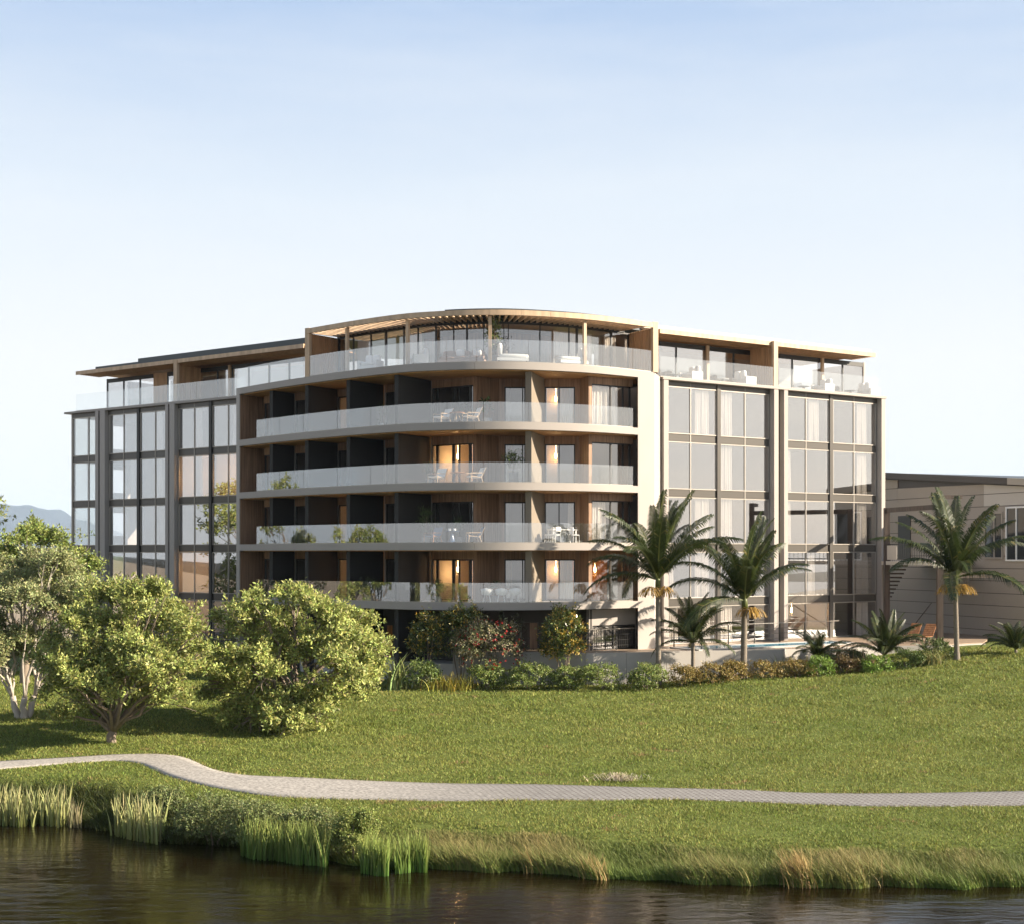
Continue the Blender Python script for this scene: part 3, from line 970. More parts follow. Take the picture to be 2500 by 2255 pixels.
part('ground_wall', MB().fbox(FD, gb, math.dist(C2, BAY0), 0, -.2, gz, gt_), M['groundwall'])
part('ground_wall', MB().fbox(FD, ga, gb, 0, -.2, 1.5, gt_), M['groundwall'])
part('door', MB().fbox(FD, ga + .02, gb - .02, -.04, -.1, 0.0, 1.49), M['postwood'])
part('door', MB().fbox(FD, (ga + gb) / 2 + .01, gb - .05, -.03, -.038, 0.02, 1.46), M['clad'])
part('ground_wall', MB().fbox(FE, 0, math.dist(BAY0, BAY1), 0.01, -.2, gz, gt_), M['groundwall'])
ha, hb = solve(FF, 1446), solve(FF, 1556)
part('ground_wall', MB().fbox(FF, 0, ha, 0.02, -.2, gz, gt_), M['render'])
part('ground_wall', MB().fbox(FF, ha, LFF + .2, 0.02, -.2, 1.36, gt_), M['render'])
part('ground_wall', MB().fbox(FF, hb - .12, LFF + .2, 0.02, -.2, gz, 1.36), M['render'])
door(FF, ha + .01, hb - .13, 0.0, 1.35, [(ha + hb) / 2 - .05])
curtain(FF, ha + .05, ha + 1.1, -.35, .02, 1.3)
part('room_wall', MB().fbox(Line((-6, 83.5), (1, 0)), 0.5, 13.6, 0.1, 0, -.2, 2.2), M['wallin'])
part('floor_slab', MB().prism([(1.8, 79.72), (3.8, 79.72), (4.4, 78.6), (6.8, 80.3), (7.3, 82.9), (1.8, 83.4)], -.3, -.01), M['floorin'])

# frameless glass balustrades
def balustrade(C, cuts, lv, h=1.08, o=-0.05):
    for i, (s0, s1) in enumerate(zip(cuts[:-1], cuts[1:])):
        part('glass_panel', cbox(MB(), C, s0 + .012, s1 - .012, o, o - .02, lv - .06, lv + h, .3), M['rail'], BAL)
BAL = part('balustrade', cbox(MB(), BC, BC.find(626), BC.find(1546), -0.03, -0.09, 2.7, 2.74, .4), M['frame'])
rail_px = [626, 653.6, 682, 740.6, 823, 905, 967, 1091, 1180, 1291, 1400, 1465, 1546]
for lv in (2.7, 5.9, 9.1, 12.3):
    if lv > 3:
        BAL = part('balustrade', cbox(MB(), BC, BC.find(626), BC.find(1546), -0.03, -0.09, lv, lv + .04, .4), M['frame'])
    balustrade(BC, [BC.find(p, -.05) for p in rail_px], lv)
BAL = part('balustrade', cbox(MB(), BC, BC.find(755), BC.find(1590), -0.03, -0.09, 15.5, 15.54, .4), M['frame'])
balustrade(BC, [BC.find(p, -.05) for p in (580, 655, 700, 740, 840, 988, 1090, 1164, 1290, 1434, 1545, 1592)], 15.5, 1.2)
def flat_rail(F, pxs, o, lv=15.5, h=1.2):
    global BAL
    ts = [solve(F, p, o) for p in pxs]
    BAL = part('balustrade', MB().fbox(F, ts[0], ts[-1], o + .03, o - .05, lv, lv + .04), M['frame'])
    for a_, b_ in zip(ts[:-1], ts[1:]):
        part('glass_panel', MB().fbox(F, a_ + .012, b_ - .012, o + .01, o - .01, lv - .05, lv + h), M['rail'], BAL)
flat_rail(FL, (186, 261, 301, 341, 425, 480, 540, 600), 0.22)
flat_rail(FR, (1612, 1700, 1790, 1888), 0.30)
flat_rail(FR, (1902, 1990, 2056, 2146), 0.30)

# roof level: curved glazing, pergola, slatted walls, wings with deep timber eaves
S0, S1 = BC.find(748), BC.find(1596)
PERG0, PERG1 = BC.find(745), BC.find(1597)
GO = -2.35
gl_px = [826, 862, 905, 940, 985, 1020, 1063, 1107, 1138, 1180, 1229, 1240, 1317, 1388, 1406, 1490, 1532, 1562]
gs = sorted(BC.find(p, GO) for p in gl_px)
def roofglass(s0, s1, thick):
    fr = cbox(MB(), BC, s0, s1, GO + .04, GO - .06, 17.90, 17.98, .3)
    cbox(fr, BC, s0, s1, GO + .04, GO - .06, 15.5, 15.58, .3)
    w_ = .14 if thick else .06
    cbox(fr, BC, s0, s0 + w_, GO + .04, GO - .06, 15.58, 17.90, .2)
    wn_ = part('window', fr, M['dark'])
    part('pane', cbox(MB(), BC, s0 + w_ - .01, s1 + .01, GO, GO - .02, 15.56, 17.92, .3), M['glass2'], wn_)
for i, (s0, s1) in enumerate(zip(gs[:-1], gs[1:])):
    roofglass(s0, s1, i in (0, 3, 6, 8, 14, 15))
part('roof_header', cbox(MB(), BC, PERG0 + .1, PERG1 - .1, GO + .1, GO - .2, 17.98, 18.16), M['dark'])
cs0, cs1 = BC.find(1362, GO), BC.find(1560, GO)
for s0, s1 in ((cs0, cs0 + 1.6), (cs0 + 1.9, cs0 + 3.0), (cs1 - 2.6, cs1 - 1.6), (cs1 - .9, cs1 - .1), (gs[4] + .1, gs[5]), (gs[1], gs[2] - .3)):
    m0 = BC.at((s0 + s1) / 2, GO - .35)
    an = BC.ang((s0 + s1) / 2)
    F_ = Line(m0, (math.cos(an), math.sin(an)))
    curtain(F_, -(s1 - s0) / 2, (s1 - s0) / 2, 0, 15.53, 17.72)
part('rear_wall', cbox(MB(), BC, PERG0 + 2.6, PERG1 - 1.5, -7.0, -7.2, 15.5, 18.2, .6), M['clad'])
part('roof', MB().prism(BC.run(PERG0 + .3, PERG1 + .9, GO + .35, .4) + [(9.6, 90), (-2, 95), (-10, 94)], 18.17, 18.30), M['roof'])
part('roof', MB().prism(BC.run(BC.find(1070), PERG1 - .6, -1.0, .4) + [(6, 88), (-2, 92)], 18.305, 18.52), M['roof'])
fc = [PERG0, BC.find(988), BC.find(1060), BC.find(1125), BC.find(1196), BC.find(1272), BC.find(1344), PERG1]
for s0, s1 in zip(fc[:-1], fc[1:]):
    part('pergola_beam', cbox(MB(), BC, s0 + .006, s1 - .006, 0.02, -0.12, 18.0, 18.28, .12), M['larch'])
n = int((PERG1 - PERG0) / 0.40)
for i in range(n):
    s_ = PERG0 + .35 + i * .40
    if s_ > PERG1 - .2:
        break
    p0, p1 = BC.at(s_, -0.125), BC.at(s_, GO + .11)
    part('pergola_slat', MB().fbox(Line.thru(p0, p1), 0, math.dist(p0, p1), .03, -.03, 18.0, 18.22), M['larch'])
for px in (838, 988, 1196, 1434):
    s_ = BC.find(px)
    p = BC.at(s_, -.30)
    q = BC.at(s_ + 0.1, -.30)
    part('pergola_post', MB().fbox(Line.thru(p, q), -.085, .085, .085, -.085, 15.5, 17.998), M['larch'])
def slatwall(p0, p1, side=1):
    """timber wall with upright battens on the face that looks at the lake"""
    F_ = Line.thru(p0, p1)
    L = math.dist(p0, p1)
    part('pillar', MB().fbox(F_, -.02, .2, .17, -.17, 15.5, 18.32), M['larch'])
    wl = part('slatted_wall', MB().fbox(F_, .2, L, .09, -.09, 15.5, 18.0), M['slatwood'])
    k = int((L - .2) / .16)
    for i in range(k):
        t = .28 + i * .16
        part('batten', MB().fbox(F_, t, t + .07, side * .14, side * .09, 15.5, 18.0), M['slatwood'], wl)
p = BC.at(S0 + .05, -.02)
slatwall(p, (p[0] + .595 * 3.4, p[1] + .804 * 3.4))
p = BC.at(BC.find(1602), .03)
slatwall((8.08, 80.02), (8.08 - .5 * 2.6, 80.02 + .866 * 2.6), -1)
tpl = solve(FL, 428, .1)
slatwall(FL.p(tpl, .1, 0)[:2], FL.p(tpl, -2.2, 0)[:2])
tpr = solve(FR, 1894, .25)
slatwall(FR.p(tpr, .25, 0)[:2], FR.p(tpr, -2.0, 0)[:2], -1)

def wing_glass(F, o, pxs, kinds, zt):
    for (a_, b_), kd in zip(zip(pxs[:-1], pxs[1:]), kinds):
        t0, t1 = solve(F, a_, o), solve(F, b_, o)
        if kd == 'w':
            boards(F, t0, t1, 15.5, zt, M['slatwood'], .28, o)
            continue
        fr = MB().fbox(F, t0, t1, o + .03, o - .07, zt - .28, zt).fbox(F, t0, t1, o + .03, o - .07, 15.5, 15.58)
        fr.fbox(F, t0, t0 + .09, o + .03, o - .07, 15.58, zt - .28)
        wn_ = part('window', fr, M['dark'])
        part('pane', MB().fbox(F, t0 + .08, t1 + .005, o - .01, o - .03, 15.56, zt - .26), M['glass'], wn_)
        if kd == 'p':
            part('post', MB().fbox(F, t1 - .12, t1 + .06, o + .2, o + .05, 15.5, zt), M['larch'])
        if kd == 'c':
            curtain(F, t0 + .1, t1 - .1, o - .35, 15.52, zt - .3)
EZ = 17.98
wing_glass(FL, -2.05, (261, 301, 341, 374.5, 408.5, 426, 486, 530, 565, 606, 656, 705, 748), 'gggwgwgpcggg', EZ)
wing_glass(FR, -1.9, (1604, 1649.5, 1725, 1790, 1838, 1862, 1933, 2005, 2056, 2107), 'ggpggggpgg'.replace('ggpggggpgg', 'gpggggpgg'), EZ)
part('rear_wall', MB().fbox(FL, 3, 19, -6.5, -6.7, 15.5, 18.2), M['wallin'])
part('rear_wall', MB().fbox(FR, 0, 17.0, -6.5, -6.7, 15.5, 18.2), M['wallin'])
te = solve(FR, 2107, -1.9)
part('end_wall', MB().fbox(FR, te, te + .15, -1.85, -6.5, 15.5, 18.0), M['render'])
tl = solve(FL, 261, -2.05)
part('end_wall', MB().fbox(FL, tl - .0, tl + .12, -4.0, -6.5, 15.5, 18.0), M['clad'])
wfr = part('window', MB().fbox(FL, tl, tl + .1, -2.06, -2.16, 15.5, 18.0).fbox(FL, tl, tl + .1, -3.9, -4.0, 15.5, 18.0), M['dark'])
part('pane', MB().fbox(FL, tl + .04, tl + .06, -2.16, -3.9, 15.5, 17.99), M['glass'], wfr)
# eaves: fascia board, thin deck, slats run along the building
def eave(F, t0, t1, zf, n_sl, mat_fascia, tend):
    part('eave_fascia', MB().fbox(F, t0, t1, .06, .0, zf, zf + .26), M[mat_fascia])
    part('eave_deck', MB().fbox(F, t0, t1, -.003, -6.7, zf + .17, zf + .25), M['soffit'])
    for i in range(n_sl):
        o = -.10 - i * .22
        part('soffit_slat', MB().fbox(F, t0 + .02, t1, o, o - .10, zf + .03, zf + .167), M['slatwood'])
tA, tB_ = solve(FL, 185, .05), solve(FL, 741, .05)
eave(FL, tA, tB_, 18.14, 9, 'larch', -1)
tC, tD = solve(FR, 1611, .05), solve(FR, 2138, .05)
eave(FR, tC, tD, 18.06, 9, 'larch', 1)
part('roof', MB().fbox(FL, solve(FL, 233, -.5), tB_, -.5, -8, 18.41, 18.66), M['roof'])
part('roof', MB().fbox(FL, solve(FL, 337, -.6), tB_, -.6, -8, 18.665, 18.90), M['roof'])
part('roof', MB().fbox(FR, tC - 1.0, solve(FR, 2127, -.2), -.2, -8, 18.325, 18.56), M['roofedge'])

# lit rooms: pendant bulbs seen through the glass, each with its own light
def pendant(p, power=55, drop=0.5, col=(1, .56, .22)):
    o = part('pendant_lamp', MB().lathe([(.03, -.16), (.06, -.08), (.06, .08), (.03, .16)], 8, p).tube([(p[0], p[1], p[2] + .16), (p[0], p[1], p[2] + .16 + drop)], .008, 4), M['lamp'])
    l = bpy.data.objects.new('pendant_light', bpy.data.lights.new('pendant_light', 'POINT'))
    COL.objects.link(l)
    l.location = (p[0], p[1], p[2] - .25)
    l.data.energy, l.data.color, l.data.shadow_soft_size = power, col, .12
    l.parent = BLD
    l.matrix_parent_inverse = Matrix.Translation(-BLD.location)
LIT = 28
for F, t, o, k, pw in ((FB, 14.6, -1.6, 3, 1.1), (FB, 14.6, -1.6, 1, 1.1), (FB, 16.0, -2.6, 3, .8), (FD, 3.2, -1.0, 4, .12), (FD, 3.2, -1.0, 3, .14), (FD, 3.2, -1.0, 1, .18), (FB, 9.5, -.8, 4, .4), (FB, 9.5, -.8, 2, .45), (FB, 9.5, -.8, 1, .55), (FL, 13.6, -2.2, 3, 2.4), (FL, 13.4, -2.2, 1, 2.4), (FL, 16.8, -2.4, 3, 2.2), (FL, 13.2, -2.2, 0, .6), (FR, 11.8, -1.5, 0, .6), (FR, .8, -1.5, 0, .5), (FF, 1.2, -1.0, 1, .35)):
    pendant(F.p(t, o, FLOORS[k] + 1.75), LIT * pw)
# ------------------------------------------------------------------ plinth, terrace, pool, retaining wall, railing
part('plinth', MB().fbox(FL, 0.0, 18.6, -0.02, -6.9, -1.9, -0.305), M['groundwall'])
tp = [(-3.0, 76.95), (3.9, 75.35), (14.75, 78.5), (15.2, 79.7), (21.6, 83.1), (24.8, 83.4), (28.3, 85.4), (29.3, 87.8), (31.0, 92.5), (26.5, 101.5), (9, 83.7), (7.1, 81), (4.2, 78.9), (3.7, 79.9), (-.6, 79.8), (-1.9, 78.3)]
struct('terrace', MB().prism(tp, -0.22, 0.0), M['deck'])
struct('terrace_base', MB().prism([(x * 1.0 + (0.05 if x < 10 else -.05), y + .12) for x, y in tp], -2.0, -0.223), M['concrete'])
struct('entrance_paving', MB().prism([(-12.5, 84.2), (-8.5, 79.0), (-3.2, 76.9), (-2.2, 78.0), (-13, 87)], -1.9, -0.62), M['paving'])
rw = wthing('retaining_wall', 'long low concrete retaining wall below the pool terrace', 'wall', (4, 75.2, -1.6))
def wallseg(a_, b_, z0, z1, mat='concrete', jt=2.4):
    F_ = Line.thru(a_, b_)
    L = math.dist(a_, b_)
    k = max(1, int(round(L / jt)))
    for i in range(k):
        obj('wall_panel', MB().fbox(F_, L * i / k + .006, L * (i + 1) / k - .006, .0, -.22, z0, z1), M[mat], rw)
wallseg((-3.2, 76.85), (3.9, 75.2), -2.0, .06)
wallseg((3.905, 75.2), (14.9, 78.35), -2.0, .06)
wallseg((14.9, 78.36), (15.3, 79.55), -2.0, .05)
wallseg((15.3, 79.56), (21.6, 82.95), -2.0, -.02)
wallseg((21.6, 82.95), (24.85, 83.25), -2.0, -.05)
wallseg((24.86, 83.26), (28.4, 85.3), -2.0, -.05)

PL = Line((10.2, 77.75), (10.1, 5.95))
pool = wthing('swimming_pool', 'long narrow blue swimming pool behind the retaining wall', 'pool', (15, 80, 0))
obj('pool_water', MB().fbox(PL, .32, 11.7, -.30, -2.3, -.0, .062), solid('pool_water', (0.06, 0.30, 0.44), 0.04, 0.1, 2.0, 0.12, 6), pool)
for q in ((0, 12.0, .02, -.28), (0, 12.0, -2.32, -2.62), (0, .3, -.283, -2.317), (11.72, 12.0, -.283, -2.317)):
    obj('coping', MB().fbox(PL, *q, 0.003, .085), M['paving'], pool)

RL = Line.thru((4.06, 77.75), (20.3, 88.3))
rl = wthing('terrace_railing', 'thin dark metal railing along the ground floor terraces', 'railing', (12, 83, 0))
LR = math.dist((4.06, 77.75), (20.3, 88.3))
for z in (1.17, .86, .56, .26):
    obj('rail', MB().tube([RL.p(0, 0, z), RL.p(LR * (1 if z > 1 else .82), 0, z)], .022 if z > 1 else .013, 6), M['dark'] if z < 1 else M['frame'], rl)
for i in range(9):
    t = min(i * 2.05, LR)
    obj('post', MB().fbox(RL, t, t + .05, .025, -.025, 0, 1.15), M['dark'], rl)
for i in range(24):
    obj('baluster', MB().fbox(RL, .16 + i * .14, .175 + i * .14, .008, -.008, .1, 1.15), M['dark'], rl)
rs = wthing('terrace_railing', 'short dark railing standing before the low bay windows', 'railing', (2.6, 77.6, 0))
R2 = Line.thru((1.4, 77.2), (4.0, 77.72))
for z in (1.17, .86, .26):
    obj('rail', MB().tube([R2.p(0, 0, z), R2.p(2.62, 0, z)], .02, 6), M['dark'], rs)
for i in range(3):
    obj('post', MB().fbox(R2, i * 1.28, i * 1.28 + .05, .025, -.025, 0, 1.15), M['dark'], rs)

# ------------------------------------------------------------------ the neighbouring building
NB = wthing('clubhouse_building', 'grey boarded building with a sloping brown roof edge beside the pool', 'building', (33, 93, 0))
NL = Line.thru((26.9, 103.0), (32.2, 88.5))
LN = math.dist((26.9, 103.0), (32.2, 88.5))
def npart(name, mb, mat, parent=None):
    return obj(name, mb, mat, parent or NB)
ztop = lambda t: 10.8 - t * 0.078
npart('wall', MB().hexa([NL.p(0, -.06, -1.2), NL.p(LN, -.06, -1.2), NL.p(LN, -14, -1.2), NL.p(0, -14, -1.2), NL.p(0, -.06, ztop(0)), NL.p(LN, -.06, ztop(LN)), NL.p(LN, -14, ztop(LN)), NL.p(0, -14, ztop(0))]), M['fasciabrown'])
tj = solve(NL, 2191)
tw0, tw1, tv0, tv1 = solve(NL, 2404), solve(NL, 2452), solve(NL, 2457), LN
z = -1.2
rows = []
while z < 10.7:
    rows.append((z, z + .762))
    z += .80
for z0, z1 in rows:
    for t0, t1 in ((0.01, tj - .006), (tj + .006, tw0 - .09), (tw0 - .08, tv1)):
        zz0, zz1 = min(z1, ztop(t0) - .1), min(z1, ztop(t1) - .1)
        if zz1 < z0 + .05 or zz0 < z0 + .05:
            continue
        mt = M['board2'] if (t0 > tw0 - 1 and z0 > 8.1) else M['board']  # brighter light on the upper end boards is put into a paler colour
        npart('cladding_board', MB().hexa([NL.p(t0, 0, z0), NL.p(t1, 0, z0), NL.p(t1, -.05, z0), NL.p(t0, -.05, z0), NL.p(t0, 0, zz0), NL.p(t1, 0, zz1), NL.p(t1, -.05, zz1), NL.p(t0, -.05, zz0)]), mt)
tk = solve(NL, 2470)
def fascia(t0, t1, o, mat):
    npart('roof_fascia', MB().hexa([NL.p(t0, o, ztop(t0) - .02), NL.p(t1, o, ztop(t1) - .02), NL.p(t1, -.02, ztop(t1) - .02), NL.p(t0, -.02, ztop(t0) - .02),
                                    NL.p(t0, o, ztop(t0) + .40), NL.p(t1, o, ztop(t1) + .40), NL.p(t1, -.02, ztop(t1) + .40), NL.p(t0, -.02, ztop(t0) + .40)]), mat)
fascia(-.8, tk, .35, M['fasciabrown'])
fascia(tk + .004, LN + .5, .36, M['roofedge'])
npart('roof', MB().hexa([NL.p(-.8, -.021, ztop(-.8)), NL.p(LN + .5, -.021, ztop(LN)), NL.p(LN + .5, -15, ztop(LN)), NL.p(-.8, -15, ztop(-.8)), NL.p(-.8, -.021, ztop(-.8) + .36), NL.p(LN + .5, -.021, ztop(LN) + .36), NL.p(LN + .5, -15, ztop(LN) + .36), NL.p(-.8, -15, ztop(-.8) + .36)]), M['roof'])
def nwin(t0, t1, z0, z1, mat='white', posts=()):
    fr = MB().fbox(NL, t0, t1, .09, -.03, z0, z0 + .1).fbox(NL, t0, t1, .09, -.03, z1 - .1, z1)
    for t in (t0, t1 - .1) + tuple(posts):
        fr.fbox(NL, t, t + .1, .085, -.03, z0 + .1, z1 - .1)
    wn_ = npart('window', fr, M[mat])
    npart('pane', MB().fbox(NL, t0 + .05, t1 - .05, .03, .01, z0 + .05, z1 - .05), M['winblack'], wn_)
M['winblack'] = solid('dark_window_glass', (0.03, 0.032, 0.034), 0.06, 0.05, spec=0.8)
nwin(tv0, LN - .1, 4.86, 8.3, 'white', (tv0 + .95,))
nwin(tw0, tw1 - .1, 5.0, 8.0, 'board', ((tw0 + tw1) / 2,))
nwin(solve(NL, 2340), solve(NL, 2366), 2.6, 3.75, 'board')
td = solve(NL, 2194)
npart('door', MB().fbox(NL, td, solve(NL, 2224), .06, .004, 4.95, 8.0), M['dark'])
# walkway with posts, beams, stair and railing
npart('walkway_slab', MB().prism([(23.75, 91.3), (25.12, 83.95), (25.7, 84.2), (30.2, 93.4), (28.4, 98.5), (25.2, 98)], 4.62, 4.86), M['board2'])
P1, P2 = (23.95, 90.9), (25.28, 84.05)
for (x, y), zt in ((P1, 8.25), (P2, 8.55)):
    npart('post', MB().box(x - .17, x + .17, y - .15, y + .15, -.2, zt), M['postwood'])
WL = Line.thru(P1, P2)
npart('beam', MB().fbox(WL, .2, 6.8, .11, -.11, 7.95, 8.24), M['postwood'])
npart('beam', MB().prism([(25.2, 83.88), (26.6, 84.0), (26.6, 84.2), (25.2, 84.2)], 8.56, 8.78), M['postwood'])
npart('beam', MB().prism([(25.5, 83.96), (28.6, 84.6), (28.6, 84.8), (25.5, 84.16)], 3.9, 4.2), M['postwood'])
for z in (5.92, 5.0):
    npart('handrail', MB().tube([(*WL.p(.2, .05, 0)[:2], z), (*WL.p(6.9, .05, 0)[:2], z)], .028, 6), M['dark'])
for i in range(22):
    t = .3 + i * .3
    npart('baluster', MB().fbox(WL, t, t + .022, .06, .04, 4.86, 5.9), M['dark'])
npart('balustrade_panel', MB().fbox(WL, .25, 1.6, .10, .08, 4.95, 5.85), M['board2'])
st = MB()
for i in range(9):
    st.hexa([(24.75 - i * .05, 92.3 + i * .30, 4.5 - i * .26), (25.7 - i * .05, 92.3 + i * .30, 4.5 - i * .26), (25.7 - i * .05, 92.62 + i * .30, 4.5 - i * .26), (24.75 - i * .05, 92.62 + i * .30, 4.5 - i * .26),
             (24.75 - i * .05, 92.3 + i * .30, 4.6 - i * .26), (25.7 - i * .05, 92.3 + i * .30, 4.6 - i * .26), (25.7 - i * .05, 92.62 + i * .30, 4.6 - i * .26), (24.75 - i * .05, 92.62 + i * .30, 4.6 - i * .26)])
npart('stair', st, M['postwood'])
npart('handrail', MB().tube([(25.4, 86.0, 2.4), (24.9, 89.5, .3)], .03, 6), M['dark'])

# ------------------------------------------------------------------ furniture
def place(px, o, lv):
    s_ = BC.find(px, o)
    return (*BC.at(s_, o), lv), BC.ang(s_)

def soft_chair(label, loc, rot, wide=1.0, group='white lounge seats on the roof terrace', cat='armchair'):
    t = thing('lounge_armchair', label, cat, loc, rot, group)
    w_ = wide / 2
    obj('base', MB().box(-w_, w_, -.42, .42, .10, .26), M['white'], t)
    obj('seat_cushion', MB().puff((0, -.04, .36), (w_ * .97, .40, .11), 6, .45), M['cushion'], t, True)
    for x in ((-w_ / 2, w_ / 2) if wide > .8 else (0,)):
        obj('back_cushion', MB().puff((x, .34, .64), (w_ / 2 * .96 if wide > .8 else w_, .13, .30), 6, .5), M['cushion'], t, True)
    for x in (-w_ - .07, w_ + .07):
        obj('armrest', MB().box(x - .07, x + .07, -.40, .44, .10, .56), M['white'], t)
    for x in (-w_ + .05, w_ - .05):
        for y in (-.36, .36):
            obj('leg', MB().box(x - .03, x + .03, y - .03, y + .03, 0, .10), M['dark'], t)
    return t
def chaise(label, loc, rot):
    t = thing('chaise_longue', label, 'chaise', loc, rot, 'white lounge seats on the roof terrace')
    obj('base', MB().box(-.85, .85, -.36, .36, .12, .28), M['white'], t)
    obj('mattress', MB().puff((.05, 0, .38), (.86, .37, .12), 6, .4), M['cushion'], t, True)
    for y in (-.18, .18):
        obj('back_cushion', MB().puff((-.68, y, .74), (.12, .17, .34), 6, .6), M['cushion'], t, True)
    for x in (-.75, .75):
        for y in (-.3, .3):
            obj('leg', MB().box(x - .03, x + .03, y - .03, y + .03, 0, .12), M['dark'], t)
    return t
def sling_chair(label, loc, rot, fab='cushion', fr='larch', group='balcony chairs'):
    t = thing('sling_chair', label, 'chair', loc, rot, group)
    obj('seat', MB().hexa([(-.3, -.34, .36), (.3, -.34, .36), (.3, .26, .28), (-.3, .26, .28), (-.3, -.34, .41), (.3, -.34, .41), (.3, .26, .33), (-.3, .26, .33)]), M[fab], t)
    obj('backrest', MB().hexa([(-.3, .24, .34), (.3, .24, .34), (.3, .29, .34), (-.3, .29, .34), (-.3, .50, .86), (.3, .50, .86), (.3, .55, .84), (-.3, .55, .84)]), M[fab], t)
    for x in (-.33, .33):
        obj('leg', MB().tube([(x, -.36, 0), (x, -.33, .42)], .022, 6), M[fr], t)
        obj('leg', MB().tube([(x, .38, 0), (x, .22, .40)], .022, 6), M[fr], t)
        obj('side_rail', MB().tube([(x, -.35, .40), (x, .27, .32), (x, .54, .87)], .02, 6), M[fr], t)
        obj('armrest', MB().tube([(x, -.36, .42), (x, -.34, .55), (x, .33, .56)], .02, 6), M[fr], t)
    return t
def tub_chair(label, loc, rot):
    t = thing('tub_chair', label, 'chair', loc, rot, 'white tub chairs on the lowest balcony')
    obj('seat', MB().lathe([(.20, .40), (.25, .44), (.24, .48), (0.02, .49)], 14), M['white'], t, True)
    v, f = [], []
    n = 18
    for i in range(n + 1):
        th = math.pi * (-.12 + 1.24 * i / n)
        hh = .80 - .12 * abs(i / n - .5) * 2
        for r_, z_ in ((.25, .44), (.30, .56), (.33, hh), (.30, hh), (.27, .56)):
            v.append((r_ * math.cos(th), r_ * math.sin(th), z_))
    for i in range(n):
        for k in range(4):
            f.append((i * 5 + k, (i + 1) * 5 + k, (i + 1) * 5 + k + 1, i * 5 + k + 1))
    mb = MB(); mb.v, mb.f = v, f
    obj('backrest', mb, M['white'], t, True)
    for a_ in (.8, 2.35, 3.95, 5.5):
        obj('leg', MB().tube([(.30 * math.cos(a_), .30 * math.sin(a_), 0), (.18 * math.cos(a_), .18 * math.sin(a_), .42)], .02, 6), M['white'], t)
    return t
def round_table(label, loc, r, h, top, base, ped=False):
    t = thing('balcony_table', label, 'table', loc, 0, 'balcony tables')
    obj('table_top', MB().lathe([(r * .96, h - .035), (r, h - .02), (r, h - .006), (r * .98, h)], 20), M[top], t)
    if ped:
        obj('pedestal', MB().lathe([(r * .62, 0), (r * .55, .03), (.10, h * .55), (.07, h - .036)], 16), M[base], t, True)
    else:
        for a_ in (.3, 2.4, 4.5):
            obj('leg', MB().tube([(r * .7 * math.cos(a_), r * .7 * math.sin(a_), 0), (.05 * math.cos(a_), .05 * math.sin(a_), h - .036)], .022, 6), M[base], t)
    return t

L2, L3, L4, L5, LP = 12.3, 9.1, 5.9, 2.7, 15.5
p, a_ = place(1079, -.85, L2); sling_chair('white sling chair at the left of the round table, topmost balcony', p, a_ - .5)
p, a_ = place(1150, -.75, L2); sling_chair('white sling chair at the right of the round table, topmost balcony', p, a_ - 1.0)
p, a_ = place(1116, -.95, L2); round_table('round timber table between two white sling chairs, topmost balcony', p, .42, .62, 'teak', 'larch')
p, a_ = place(1066, -.85, L3); sling_chair('cushioned low armchair beside the slim bamboo, second balcony from the top', p, a_ - .3)
p, a_ = place(1158, -.85, L3); sling_chair('cushioned low armchair turned towards the brown table, second balcony from the top', p, a_ - 1.0)
p, a_ = place(1117, -1.1, L3); round_table('small brown table between two cushioned armchairs, second balcony from the top', p, .42, .62, 'teak', 'teak')
p, a_ = place(1057, -.75, L4); sling_chair('brown timber chair with blue cushion beside the bamboo pot', p, a_ - .3, 'bluefab', 'teak')
p, a_ = place(1157, -.75, L4); sling_chair('pale timber chair with grey blue cushion facing the blue table', p, a_ - 1.2, 'bluefab', 'larch')
p, a_ = place(1103, -.85, L4); round_table('blue pedestal table with two white cups on top', p, .40, .66, 'bluemet', 'bluemet', True)
for dx, lb in ((-.13, 'white round cup, the left one on the blue pedestal table'), (.14, 'white round cup, the right one on the blue pedestal table')):
    c_ = obj('cup', MB().lathe([(.05, 0), (.085, .04), (.08, .11), (.06, .13)], 12), M['white'], None, True)
    c_.location = (p[0] + dx, p[1] - .05, p[2] + .66)
    tag(c_, lb, 'cup', 'cups on the blue table')
# white dining set
p, a_ = place(1372, -1.35, L4)
dt = thing('dining_table', 'white dining table laid with glasses on the third balcony', 'table', p, a_, 'balcony tables')
obj('table_top', MB().box(-.75, .75, -.4, .4, .72, .76), M['white'], dt)
for x in (-.68, .68):
    for y in (-.33, .33):
        obj('leg', MB().box(x - .03, x + .03, y - .03, y + .03, 0, .72), M['white'], dt)
for px, o, rt, lb in ((1340, -1.2, 1.4, 'white chair at the left end of the white dining table'), (1356, -.8, .4, 'white chair before the white dining table, back to the lake'), (1403, -1.1, -1.5, 'white chair at the right end of the white dining table')):
    p, a_ = place(px, o, L4)
    t = thing('dining_chair', lb, 'chair', p, a_ + rt, 'white dining chairs')
    obj('seat', MB().puff((0, 0, .45), (.23, .23, .04), 5, .4), M['white'], t)
    obj('backrest', MB().puff((0, -.22, .76), (.22, .035, .13), 5, .4), M['cushion'], t)
    for x in (-.2, .2):
        obj('leg', MB().tube([(x, .2, 0), (x * .9, .18, .44)], .018, 6), M['white'], t)
        obj('leg', MB().tube([(x, -.24, 0), (x, -.21, .44), (x, -.24, .84)], .018, 6), M['white'], t)
for px, lb in ((1189, 'leftmost of three white tub chairs on the lowest balcony'), (1223, 'middle one of three white tub chairs on the lowest balcony'), (1257, 'rightmost of three white tub chairs on the lowest balcony')):
    p, a_ = place(px, -.55, L5); tub_chair(lb, p, a_ + math.pi)
p, a_ = place(1223, -1.25, L5)
t = thing('dining_table', 'dark dining table behind three white tub chairs', 'table', p, a_, 'balcony tables')
